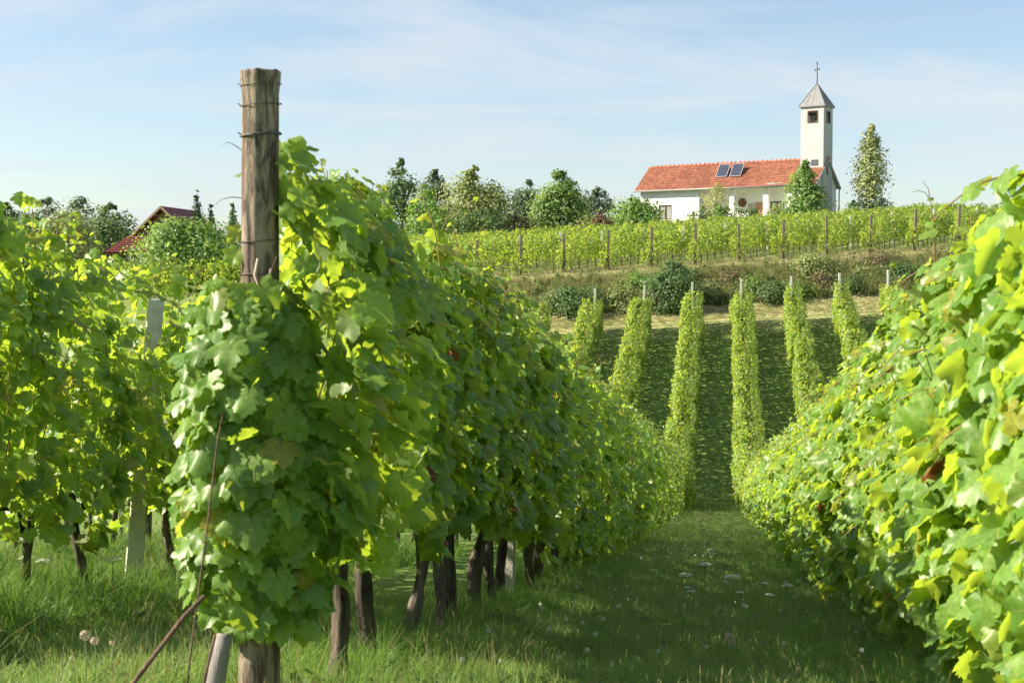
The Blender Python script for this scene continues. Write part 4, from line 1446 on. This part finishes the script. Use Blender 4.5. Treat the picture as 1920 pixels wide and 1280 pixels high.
def tree(name, label, cat, x, y, hgt, prof, z0f, mname, n, leaf, clumps=60, seed=1, trunk=True, flat=1.0, spread=.22, lumpy=.25, zoff=0.0, group=None, tpl=LEAF_QUAD, trad=None, limbs=9, droop=.2, inner=.35):
    r = np.random.default_rng(seed)
    n = int(n * 1.5); leaf = leaf * .8; spread = spread * 1.35
    z = H(x, y) + zoff
    root = empty(name, (x, y, z), r.uniform(0, 6) if flat == 1.0 else 0)
    tag(root, label, cat, group)
    Pp, N, T, S, C = crown(r, n, prof, hgt, z0f * hgt, clumps, leaf, flat, spread, lumpy, droop, inner)
    X, Y, Nn = frames(N, T)
    V, F, uv = scatter_mesh(tpl, Pp, X, Y, Nn, S)
    o = link('crown', new_mesh('crown', V, F, [TM[mname]], True, uv), root)
    o['kind'] = 'stuff'
    if trunk:
        tr = trad or hgt * .017
        mb = MB()
        b1_, b2_ = r.normal(0, .02, 2) * hgt
        mb.tube([(0, 0, -.4), (b1_ * .3, b2_ * .3, hgt * .25), (b1_, b2_, hgt * .55), (0, 0, hgt * .93)], [tr * 1.3, tr, tr * .6, tr * .15], 7, True, .12)
        link('trunk', mb.mesh('trunk', TBARK, True), root)
        lm = MB()
        for c in C[r.permutation(len(C))[:limbs]]:
            zb2 = max(hgt * .12, c[2] - r.uniform(.15, .3) * hgt)
            q = min(1, zb2 / hgt)
            s0 = Vector((b1_ * q, b2_ * q, zb2))
            e = Vector(c) * .96
            mid = (s0 + e) / 2 + Vector((0, 0, -.03 * hgt))
            lm.tube([s0, mid, e], [tr * .45, tr * .28, tr * .08], 5, False)
        link('limbs', lm.mesh('limbs', TBARK, True), root)['kind'] = 'stuff'
    return root


def ell(rmax, lo=.35, p=1.0):
    return lambda q: rmax * max(.08, math.sin(math.pi * min(1, max(0, lo * .5 + q * (1 - lo * .5)))) ** p)


cone = lambda rmax, lo=.12: (lambda q: rmax * (min(1, q / lo + .35) if q < lo else max(.05, (1 - q) / (1 - lo)) ** .8))


def at_ground(px, Y):
    return (px - 960) / 2667 * Y, Y


def T_(name, label, cat, px, Y, top_py, w_px, prof_kind, mname, n, leaf, **kw):
    """tree whose centre, top and width were surveyed from the photograph"""
    x, y = at_ground(px, Y)
    z = H(x, y)
    top = (530 - top_py) / 2667 * Y
    hgt = top - z - kw.get('zoff', 0)
    rad = w_px / 2 / 2667 * Y
    kw.setdefault('z0f', .12)
    prof = {'ell': ell(rad), 'round': ell(rad, .5, .7), 'cone': cone(rad), 'col': ell(rad, .35, .75)}[prof_kind]
    z0f = kw.pop('z0f')
    return tree(name, label, cat, x, y, hgt, prof, z0f, mname, n, leaf, **kw)


# beside the chapel
T_('linden_tree', 'leafy linden tree in front of the bell tower and porch end', 'tree', 1507, 112, 296, 78, 'cone', 'linden', 3600, .26, seed=3, clumps=90, spread=.24)
T_('poplar_tree', 'tall slim poplar standing alone right of the bell tower', 'tree', 1629, 118, 232, 46, 'col', 'poplar', 3000, .24, seed=4, clumps=150, spread=.27, inner=.1, lumpy=.35, trad=.13)
T_('shrub', 'low dark shrub at the left foot of the poplar', 'shrub', 1597, 116, 378, 46, 'round', 'dark', 700, .22, seed=5, clumps=30, trunk=False)
T_('shrub', 'broad grey-green shrub at the right foot of the poplar', 'shrub', 1650, 117, 370, 42, 'round', 'blue', 800, .22, seed=6, clumps=30, trunk=False)
T_('sapling', 'airy pale yellow-green sapling before the chapel porch', 'tree', 1344, 112, 343, 46, 'ell', 'light', 800, .16, seed=7, clumps=60, z0f=.35, trad=.05, spread=.35)
T_('hedge_shrub', 'dark green shrub at the corner of the chapel porch', 'shrub', 1312, 111, 378, 40, 'round', 'dark', 900, .2, seed=8, clumps=30, trunk=False)
T_('hedge_shrub', 'mid green shrub below the sapling in front of the porch', 'shrub', 1352, 111, 384, 56, 'round', 'walnut', 1000, .2, seed=9, clumps=36, trunk=False)
T_('hedge_shrub', 'low dark hedge shrub below the round ornament on the porch', 'shrub', 1402, 110.5, 388, 60, 'round', 'dark', 1000, .2, seed=10, clumps=36, trunk=False)
T_('hedge_shrub', 'small shrub under the glazed porch door', 'shrub', 1450, 110.5, 390, 46, 'round', 'olive', 700, .2, seed=12, clumps=30, trunk=False)
T_('walnut_tree', 'broad dark green tree at the left end of the chapel', 'tree', 1188, 116, 372, 84, 'round', 'walnut', 2600, .28, seed=13, clumps=60, z0f=.2)
T_('red_shrub', 'reddish leaved shrub left of the broad tree by the chapel', 'shrub', 1132, 114, 400, 44, 'round', 'red', 700, .2, seed=14, clumps=26, trunk=False)
T_('shrub', 'light green bush between the red shrub and the round tree', 'shrub', 1098, 115, 402, 50, 'round', 'olive', 700, .2, seed=15, clumps=26, trunk=False)
# the group of trees left of the chapel
T_('broadleaf_tree', 'round grey-green tree right of the tall pointed tree', 'tree', 1120, 125, 354, 72, 'round', 'blue', 2400, .26, seed=16, clumps=60)
T_('pointed_tree', 'tall pointed green tree in the middle of the tree group', 'tree', 1050, 120, 308, 100, 'cone', 'linden', 5200, .28, seed=17, clumps=110, spread=.22)
T_('slender_tree', 'slender loose tree left of the tall pointed tree', 'tree', 988, 124, 334, 58, 'ell', 'blue', 2400, .26, seed=18, clumps=55, spread=.3)
T_('small_tree', 'small dull green tree filling the gap behind the slender tree', 'tree', 1008, 128, 376, 80, 'round', 'blue', 1300, .26, seed=41, clumps=40)
T_('bronze_shrub', 'brownish bush below the slender tree', 'shrub', 958, 116, 402, 90, 'round', 'bronze', 1500, .22, seed=19, clumps=40, trunk=False)
T_('broadleaf_tree', 'big dense tree with pale sunlit top left of the slender tree', 'tree', 890, 116, 313, 112, 'ell', 'olive', 5400, .28, seed=20, clumps=100, spread=.22)
T_('dark_tree', 'dark tree partly behind the big dense tree', 'tree', 818, 122, 308, 62, 'ell', 'blue', 2600, .27, seed=21, clumps=60)
T_('dark_tree', 'dark branching tree farthest left of the tree group behind the vines', 'tree', 752, 124, 299, 74, 'ell', 'dark', 2800, .27, seed=22, clumps=55, spread=.25)
T_('shrub', 'light green bush in front of the two dark trees', 'shrub', 800, 112, 342, 70, 'ell', 'walnut', 1800, .24, seed=23, clumps=46, trunk=False)
T_('shrub', 'dark undergrowth bush at the foot of the big dense tree', 'shrub', 905, 112, 395, 110, 'round', 'dark', 1600, .24, seed=42, clumps=46, trunk=False)
# left skyline
T_('round_bush', 'big sunlit round bush in front of the wooden chalet', 'bush', 360, 86, 408, 176, 'round', 'walnut', 9000, .23, seed=24, clumps=130, z0f=.05, spread=.17, trunk=False)
T_('spruce_tree', 'young spruce rising behind the chalet roof', 'tree', 371, 108, 358, 30, 'cone', 'spruce', 1100, .24, seed=25, clumps=220, spread=.42, inner=.05, droop=.5)
T_('spruce_tree', 'smaller spruce right of the chalet roof', 'tree', 397, 110, 384, 24, 'cone', 'spruce', 800, .22, seed=26, clumps=160, spread=.42, inner=.05, droop=.5)
T_('spruce_tree', 'dense little conifer beside the tall wooden post', 'tree', 438, 112, 380, 22, 'cone', 'dark', 1200, .2, seed=27, clumps=160, spread=.45, inner=.05)
T_('dark_tree', 'dark round tree left of the chalet', 'tree', 212, 122, 384, 92, 'round', 'dark', 4200, .25, seed=28, clumps=80)
T_('broadleaf_tree', 'spreading tree with uneven top second left of the chalet', 'tree', 152, 128, 358, 88, 'ell', 'blue', 3000, .28, seed=29, clumps=50, spread=.28)
T_('broadleaf_tree', 'loose grey-green tree third left of the chalet', 'tree', 92, 134, 364, 70, 'ell', 'blue', 2600, .28, seed=30, clumps=46, spread=.28)
T_('broadleaf_tree', 'tree with thin crown fourth left of the chalet', 'tree', 58, 138, 368, 60, 'ell', 'dark', 2200, .28, seed=31, clumps=44, spread=.28)
T_('dark_tree', 'dark tree at the left edge of the skyline', 'tree', 12, 130, 378, 74, 'round', 'dark', 2800, .28, seed=32, clumps=55)
T_('olive_tree', 'dull yellow-green tree in front of the left skyline trees', 'tree', 128, 112, 388, 90, 'round', 'olive', 2600, .26, seed=33, clumps=55)
T_('shrub', 'dark thicket at the foot of the left skyline trees', 'shrub', 60, 108, 404, 120, 'round', 'dark', 2200, .26, seed=43, clumps=55, trunk=False)
# bank shrubs
T_('bank_shrub', 'large dark round shrub on the bank above the far rows', 'shrub', 1262, 73.6, 488, 88, 'round', 'dark', 3600, .15, seed=34, clumps=90, trunk=False, z0f=.0, spread=.2)
T_('bank_shrub', 'olive shrub at the right part of the bank top', 'shrub', 1532, 76.2, 478, 74, 'round', 'olive', 2000, .14, seed=35, clumps=55, trunk=False, z0f=.0)
T_('bank_shrub', 'low dark shrub on the bank behind the second row right', 'shrub', 1450, 74.0, 528, 60, 'round', 'dark', 1400, .14, seed=36, clumps=40, trunk=False, z0f=.0)
T_('bank_shrub', 'brownish shrub at the bank top near the right row', 'shrub', 1645, 77.2, 482, 70, 'round', 'bronze', 1300, .13, seed=37, clumps=40, trunk=False, z0f=.0)
T_('bank_shrub', 'dark bramble at the left end of the bank', 'shrub', 1075, 73.8, 538, 90, 'round', 'dark', 2200, .15, seed=38, clumps=50, trunk=False, z0f=.0)
T_('bank_shrub', 'reddish brown bush hanging below the olive shrub', 'shrub', 1545, 74.9, 512, 46, 'round', 'bronze', 900, .13, seed=39, clumps=30, trunk=False, z0f=.0)
T_('bank_shrub', 'dark bramble on the bank behind the third row left', 'shrub', 1165, 74.2, 532, 60, 'round', 'olive', 1300, .14, seed=40, clumps=36, trunk=False, z0f=.0)
T_('bank_shrub', 'dark shrub at the right end of the bank', 'shrub', 1690, 75.2, 500, 70, 'round', 'dark', 1500, .14, seed=44, clumps=40, trunk=False, z0f=.0)

for i, (px, Y, top, w, mn, lab) in enumerate(((1120, 74.3, 540, 50, 'dark', 'dark bramble left of the second row head'), (1195, 75.6, 517, 54, 'walnut', 'green bramble at the bank top left of the large dark shrub'),
        (1335, 74.6, 536, 56, 'olive', 'olive bramble between the two middle row heads'), (1372, 76.0, 512, 44, 'bronze', 'brown thicket on the bank top above the lane'),
        (1418, 75.0, 524, 50, 'walnut', 'green thicket right of the lane on the bank'), (1492, 74.3, 534, 52, 'walnut', 'green thicket behind the second row head right of the lane'),
        (1592, 74.6, 522, 56, 'dark', 'dark thicket left of the fourth row head right'), (1622, 75.8, 504, 46, 'olive', 'olive thicket near the right end of the bank'),
        (1230, 74.2, 545, 46, 'bronze', 'brown scrub below the large dark shrub'), (1300, 75.9, 505, 40, 'olive', 'small olive scrub right of the large dark shrub'))):
    T_('bank_scrub', lab, 'shrub', px, Y, top, w, 'round', mn, 900, .13, seed=60 + i, clumps=40, trunk=False, z0f=0.0, spread=.35, lumpy=.5)

# ------------------------------------------------------------------ grass
SRC = {}


def blades(r, n, lmin, lmax, w, spread, lean, seg=3, mat_='grass', seed_head=0.0):
    V, F, MI_ = [], [], []
    for _ in range(n):
        a = r.uniform(0, math.tau); d = spread * math.sqrt(r.random())
        bx, by = d * math.cos(a), d * math.sin(a)
        la = a + r.normal(0, .9)
        ln = r.uniform(lmin, lmax); le = abs(r.normal(lean, lean * .5))
        fx, fy = math.cos(la), math.sin(la)
        wa = r.uniform(0, math.tau); wx, wy = math.cos(wa), math.sin(wa)
        head = r.random() < seed_head
        b = len(V)
        for k in range(seg + 1):
            q = k / seg
            h = ln * (q - .35 * le * q * q)
            o = ln * le * q ** 1.8
            ww = w * (1 - q ** 1.5) * .5 if not head else w * .22
            cx, cy = bx + fx * o, by + fy * o
            if k == seg and not head:
                V.append((cx, cy, h))
            else:
                V.append((cx - wx * ww, cy - wy * ww, h)); V.append((cx + wx * ww, cy + wy * ww, h))
        for k in range(seg - 1 if not head else seg):
            F.append((b + 2 * k, b + 2 * k + 1, b + 2 * k + 3, b + 2 * k + 2)); MI_.append(1 if head else 0)
        if not head:
            F.append((b + 2 * seg - 2, b + 2 * seg - 1, b + 2 * seg)); MI_.append(0)
        else:
            # an ear: two crossed lens shapes
            tx, ty, tz = bx + fx * ln * le, by + fy * ln * le, ln * (1 - .35 * le)
            L = r.uniform(.025, .055)
            for px2, py2 in ((wx, wy), (-wy, wx)):
                e = len(V)
                V += [(tx, ty, tz), (tx + px2 * .0022 + fx * L * .2, ty + py2 * .0022 + fy * L * .2, tz + L * .4), (tx + fx * L * .45, ty + fy * L * .45, tz + L * .95), (tx - px2 * .0022 + fx * L * .2, ty - py2 * .0022 + fy * L * .2, tz + L * .4)]
                F.append((e, e + 1, e + 2, e + 3)); MI_.append(1)
    return new_mesh('tuft', V, F, [M[mat_], M['grass_dry']], True, None, MI_)


def weed(r, n, hgt, size):
    Pp = np.stack([r.normal(0, .06, n), r.normal(0, .06, n), r.uniform(.02, hgt, n)], 1)
    a = r.uniform(0, math.tau, n)
    N = np.stack([np.cos(a) * .4, np.sin(a) * .4, np.ones(n)], 1) + r.normal(0, .25, (n, 3))
    T = np.stack([np.cos(a), np.sin(a), r.normal(0, .3, n)], 1)
    X, Y, Nn = frames(N, T)
    V, F, uv = scatter_mesh(LEAF_LO, Pp, X, Y, Nn, r.uniform(size * .6, size * 1.2, n))
    return new_mesh('weed', V, F, [M['weed']], True, uv)


def source_collection(name, meshes):
    c = bpy.data.collections.new(name)
    for i, m in enumerate(meshes):
        o = bpy.data.objects.new(f'{name}_{i:02d}', m)
        c.objects.link(o)
    return c


gr = np.random.default_rng(21)
long_tufts = source_collection('long_tuft', [blades(gr, 22, .18, .46, .0075, .06, .55, 4, 'grass') for _ in range(4)] + [blades(gr, 14, .25, .55, .006, .05, .4, 4, 'grass', .25) for _ in range(2)] + [weed(gr, 16, .22, .06)])
lane_tufts = source_collection('lane_tuft', [blades(gr, 26, .05, .15, .006, .08, .6, 3, 'grass_short') for _ in range(4)] + [blades(gr, 10, .12, .30, .004, .06, .45, 3, 'grass_short', .75) for _ in range(3)] + [weed(gr, 14, .06, .035)])
turf_tufts = source_collection('turf_tuft', [blades(gr, 34, .06, .16, .016, .19, .6, 2, 'turf') for _ in range(4)] + [weed(gr, 18, .10, .07)])
head_tufts = source_collection('head_tuft', [blades(gr, 34, .05, .15, .016, .17, .6, 2, 'bank_green') for _ in range(3)] + [blades(gr, 30, .05, .16, .014, .17, .6, 2, 'grass_dry')])
dry_tufts = source_collection('dry_tuft', [blades(gr, 40, .35, .85, .013, .16, .35, 3, 'grass_dry', .3) for _ in range(3)] + [blades(gr, 40, .3, .75, .016, .16, .4, 3, 'bank_green', .15) for _ in range(3)] + [weed(gr, 50, .5, .09)])


def scatter_object(name, pts, scl, idx, coll, label, cat, r):
    n = len(pts)
    me = bpy.data.meshes.new(name)
    me.vertices.add(n)
    me.vertices.foreach_set('co', np.asarray(pts, np.float32).ravel())
    a = me.attributes.new('rot', 'FLOAT_VECTOR', 'POINT')
    rot = np.stack([r.normal(0, .12, n), r.normal(0, .12, n), r.uniform(0, 6.28, n)], 1).astype(np.float32)
    a.data.foreach_set('vector', rot.ravel())
    a = me.attributes.new('scl', 'FLOAT', 'POINT'); a.data.foreach_set('value', np.asarray(scl, np.float32))
    a = me.attributes.new('idx', 'INT', 'POINT'); a.data.foreach_set('value', np.asarray(idx, np.int32))
    o = link(name, me)
    tag(o, label, cat, None, 'stuff')
    ng = bpy.data.node_groups.new(name, 'GeometryNodeTree')
    ng.interface.new_socket('Geometry', in_out='INPUT', socket_type='NodeSocketGeometry')
    ng.interface.new_socket('Geometry', in_out='OUTPUT', socket_type='NodeSocketGeometry')
    gi = ng.nodes.new('NodeGroupInput'); go = ng.nodes.new('NodeGroupOutput')
    iop = ng.nodes.new('GeometryNodeInstanceOnPoints')
    ci = ng.nodes.new('GeometryNodeCollectionInfo')
    ci.inputs['Collection'].default_value = coll
    ci.inputs['Separate Children'].default_value = True
    ci.inputs['Reset Children'].default_value = True
    ng.links.new(gi.outputs[0], iop.inputs['Points'])
    ng.links.new(ci.outputs[0], iop.inputs['Instance'])
    iop.inputs['Pick Instance'].default_value = True
    for nm, ty, sock in (('rot', 'FLOAT_VECTOR', 'Rotation'), ('scl', 'FLOAT', 'Scale'), ('idx', 'INT', 'Instance Index')):
        na = ng.nodes.new('GeometryNodeInputNamedAttribute')
        na.data_type = ty
        na.inputs['Name'].default_value = nm
        src = [s for s in na.outputs if s.enabled and s.name == 'Attribute'][0]
        ng.links.new(src, iop.inputs[sock])
    ng.links.new(iop.outputs[0], go.inputs[0])
    md = o.modifiers.new('scatter', 'NODES')
    md.node_group = ng
    return o


def region(r, n, u0, u1, y0, y1):
    u = r.uniform(u0, u1, n); y = r.uniform(y0, y1, n)
    x = u + K * y
    return u, x, y


sr = np.random.default_rng(40)


def under_rows(u):
    """0 in the middle of a lane, 1 under a row"""
    q = np.abs(((u - U_RIGHT) / SPACING + .5) % 1 - .5) * 2
    return 1 - np.clip(q * 1.15, 0, 1)


pts, scl, idx = [], [], []
for (n, u0, u1, y0, y1, s) in ((12000, -5.2, 1.6, 3.6, 9.5, 1.0), (9000, -4.6, 1.5, 9.5, 18, .72), (9000, -2.0, 1.5, 18, 44, .60), (6000, -8.0, -4.4, 5, 17, 1.0)):
    u, x, y = region(sr, n, u0, u1, y0, y1)
    wgt = under_rows(u)
    keep = sr.random(n) < np.clip(wgt * 1.8 - .25, .04, 1)
    keep &= ~((y < 4.75) & (np.abs(u + 1.42) < .55))
    keep &= ~((y < 6.5) & (u > -2.9) & (u < -1.75) & (sr.random(n) < .5))
    u, x, y, wgt = u[keep], x[keep], y[keep], wgt[keep]
    pts.append(np.stack([x, y, height(x, y) - .01], 1))
    scl.append(s * (.45 + .55 * wgt) * sr.uniform(.6, 1.15, len(u)) * np.where(u < -2.2, 1.1, np.where(y < 11, .55, .8)))
    idx.append(sr.choice(7, len(u), p=[.215, .215, .215, .215, .012, .012, .116]))
scatter_object('long_grass', np.vstack(pts), np.concatenate(scl), np.concatenate(idx), long_tufts, 'long lush grass growing along the feet of the vine rows', 'grass', sr)
pts, scl, idx = [], [], []
for (n, u0, u1, y0, y1, s) in ((15000, -4.9, 1.4, 3.6, 10, .8), (9000, -1.4, 1.2, 10, 20, .68), (9000, -1.5, 1.2, 20, 46, .8), (5000, -8.5, -4.6, 5, 18, 1.2)):
    u, x, y = region(sr, n, u0, u1, y0, y1)
    pts.append(np.stack([x, y, height(x, y) - .008], 1))
    scl.append(s * sr.uniform(.6, 1.3, n))
    p = np.array([.20, .20, .20, .20, .016, .016, .016, .13]); idx.append(sr.choice(8, n, p=p / p.sum()))
scatter_object('lane_grass', np.vstack(pts), np.concatenate(scl), np.concatenate(idx), lane_tufts, 'short mown grass with dry seed heads in the lane between the rows', 'grass', sr)
u, x, y = region(sr, 17000, -9, 11.5, 44, 72)
scatter_object('turf', np.stack([x, y, height(x, y) - .01], 1), sr.uniform(.2, .55, len(x)), sr.choice(5, len(x), p=[.22, .22, .22, .22, .12]), turf_tufts, 'short turf between the rows on the far slope', 'grass', sr)
u, x, y = region(sr, 4200, -11, 14, 70.8, 75.3)
scatter_object('headland_grass', np.stack([x, y, height(x, y) - .01], 1), sr.uniform(.4, 1.0, len(x)), sr.choice(4, len(x), p=[.17, .17, .16, .5]), head_tufts, 'sun bleached short grass strip at the head of the far rows', 'grass', sr)
u, x, y = region(sr, 13500, -23, 19, 73.9, 81)
onbank = (y < 77.6)
keep = onbank | (sr.random(len(y)) < .22)
x, y, onbank = x[keep], y[keep], onbank[keep]
scatter_object('dry_grass', np.stack([x, y, height(x, y) - .02], 1), np.where(onbank, sr.uniform(.45, 1.25, len(x)), sr.uniform(.2, .5, len(x))), np.where(onbank, sr.choice(7, len(x), p=[.05, .05, .05, .21, .21, .21, .22]), sr.choice(6, len(x))), dry_tufts, 'tall straw coloured grass and weeds on the bank above the far rows', 'grass', sr)

# ------------------------------------------------------------------ wild flowers
M['petal'] = leaf_mat('white_flower', (.70, .72, .66), (.80, .80, .76), (.6, .62, .55), .3, .7, .2)
M['stem'] = surf('flower_stem', (.09, .15, .035), (.13, .19, .05), 20, .7)
M['fluff'] = leaf_mat('seed_fluff', (.50, .43, .35), (.60, .52, .44), (.6, .5, .4), .4, .9, .1)


def umbel_meshes(r):
    st = MB()
    st.tube([(0, 0, -.03), (.01, .006, .5), (.0, .02, 1.0)], [.0024, .002, .0016], 5)
    for k in range(14):
        a = k * 2.4; d = math.sqrt(k / 14) * .045
        st.tube([(0, .02, .985), (d * math.cos(a), .02 + d * math.sin(a), 1.03 - d * .2)], .0009, 3, False)
    sm_ = st.mesh('stem', M['stem'], True)
    V, F = [], []
    for k in range(60):
        a = k * 2.4; d = math.sqrt(k / 60) * .052
        c = np.array([d * math.cos(a), .02 + d * math.sin(a), 1.032 - d * d * 5 + r.normal(0, .002)])
        b = len(V)
        s = .0065
        for q in range(6):
            V.append(c + np.array([s * math.cos(q * 1.047), s * math.sin(q * 1.047), r.normal(0, .0015)]))
        F.append(tuple(b + q for q in range(6)))
    return sm_, new_mesh('umbel', V, F, [M['petal']], False)


UMB = [umbel_meshes(np.random.default_rng(s)) for s in (1, 2, 3)]


def umbel(px, py, Y, hgt, label, i, scale=1.0, tilt=.35):
    """wild carrot: head at the surveyed place, foot on the ground below it"""
    x, y, z = at(px, py, Y)
    g = H(x, y)
    hh = max(.12, z - g)
    root = empty('wild_carrot', (x, y, g), i * 1.3)
    tag(root, label, 'flower', 'wild carrot flowers')
    sm_, um = UMB[i % 3]
    s = link('stem', sm_, root); s.scale = (1, 1, hh)
    u_ = link('umbel', um, root); u_.scale = (scale, scale, scale)
    u_.location = (0, 0, hh * 1.0 - 1.0 * scale)
    return root


fl = [(1289, 1087, 8.6, 'white umbel flower in the lane, lower left of the tall pair'), (1382, 1091, 8.8, 'white umbel flower in the lane, right of the tall pair'),
      (1327, 1065, 10.2, 'white umbel flower in mid lane, tilted edge on'), (1340, 1042, 11.5, 'small white flower high in the lane, beside the cluster'),
      (1290, 1108, 8.0, 'tiny white flower under the left umbel in the lane'), (1300, 1116, 7.8, 'tiny white flower lowest under the left umbel'),
      (1442, 1100, 8.2, 'small white flower right of the lane below the sunlit row'), (1481, 1104, 8.0, 'white flower at the feet of the sunlit row'),
      (1444, 1122, 7.6, 'white flower lower right of the lane'), (1389, 1118, 7.8, 'tiny white flower below the right umbel'), (1336, 1036, 12, 'tiny white flower topmost of the lane cluster'),
      (40, 990, 8.6, 'white umbel between the two left trunks, upper one'), (38, 1018, 8.4, 'white umbel left of the dark trunk, lower one'), (100, 1036, 8.2, 'white umbel between the dark trunks at left'),
      (200, 1058, 8.2, 'white umbel just left of the pale concrete post'), (45, 1055, 8.0, 'white umbel beside the tied trunk at far left'), (83, 1060, 7.9, 'small white umbel low between the left trunks')]
for i, (a, b, c, lab) in enumerate(fl):
    umbel(a, b, c, .3, lab, i, random.uniform(.75, 1.0) if i < 3 or i > 10 else random.uniform(.4, .6))


def clock_meshes(r):
    st = MB().tube([(0, 0, -.03), (.004, 0, .5), (0, 0, 1)], [.0022, .0018, .0014], 5).mesh('stem', M['stem'], True)
    V, F = [], []
    d = norm(r.normal(0, 1, (95, 3)))
    for k in range(95):
        t = np.cross(d[k], [0.3, .5, .8]); t /= np.linalg.norm(t); s = np.cross(d[k], t)
        b = len(V)
        V += [d[k] * .002, d[k] * .021 + t * .0006, d[k] * .021 - t * .0006]
        F.append((b, b + 1, b + 2))
        b = len(V)
        for q in range(5):
            V.append(d[k] * (.0225 + .001 * r.random()) + .0042 * (t * math.cos(q * 1.257) + s * math.sin(q * 1.257)))
        F.append(tuple(b + q for q in range(5)))
    return st, new_mesh('seed_head', V, F, [M['fluff']], False)


CLK = clock_meshes(np.random.default_rng(9))
for i, (px2, py2, Y, sc, lab) in enumerate(((152, 1196, 5.2, .85, 'pale seed clock at lower left, larger and left of the pair'), (170, 1207, 5.25, .7, 'pale seed clock at lower left, right of the pair'),
                                          (203, 1211, 5.3, .45, 'small greyish seed clock right of the lower left pair'), (127, 1240, 5.1, .45, 'small low seed clock under the lower left pair'),
                                          (1369, 1198, 5.6, .75, 'seed clock in the lane, upper of two'), (1376, 1209, 5.6, .75, 'seed clock in the lane, lower of two'))):
    x, y, z = at(px2, py2, Y)
    g = H(x, y)
    hh = max(.08, z - g)
    root = empty('dandelion_clock', (x, y, g), i)
    tag(root, lab, 'flower', 'dandelion seed heads')
    s = link('stem', CLK[0], root); s.scale = (1, 1, hh)
    h_ = link('seed_head', CLK[1], root); h_.scale = (sc, sc, sc); h_.location = (0, 0, hh)

# clover heads and other tiny white flowers dotted through the lane: too many to count
def clover():
    r = np.random.default_rng(3)
    V, F = [], []
    for k in range(26):
        d = norm(r.normal(0, 1, (1, 3)))[0]
        b = len(V)
        t = np.cross(d, [.2, .7, .4]); t /= np.linalg.norm(t); s = np.cross(d, t)
        c = np.array([0, 0, .12]) + d * .007
        V += [c + t * .004, c + s * .003, c - t * .004, c + d * .005]
        F.append((b, b + 1, b + 3)); F.append((b + 1, b + 2, b + 3))
    return new_mesh('clover', V, F, [M['petal']], False)


cc = source_collection('clover_head', [clover()])
u, x, y = region(sr, 420, -1.1, .75, 5, 40)
scatter_object('clover_flowers', np.stack([x, y, height(x, y)], 1), sr.uniform(.5, 1.1, len(x)), np.zeros(len(x), int), cc, 'tiny white clover heads dotted through the lane grass', 'flowers', sr)
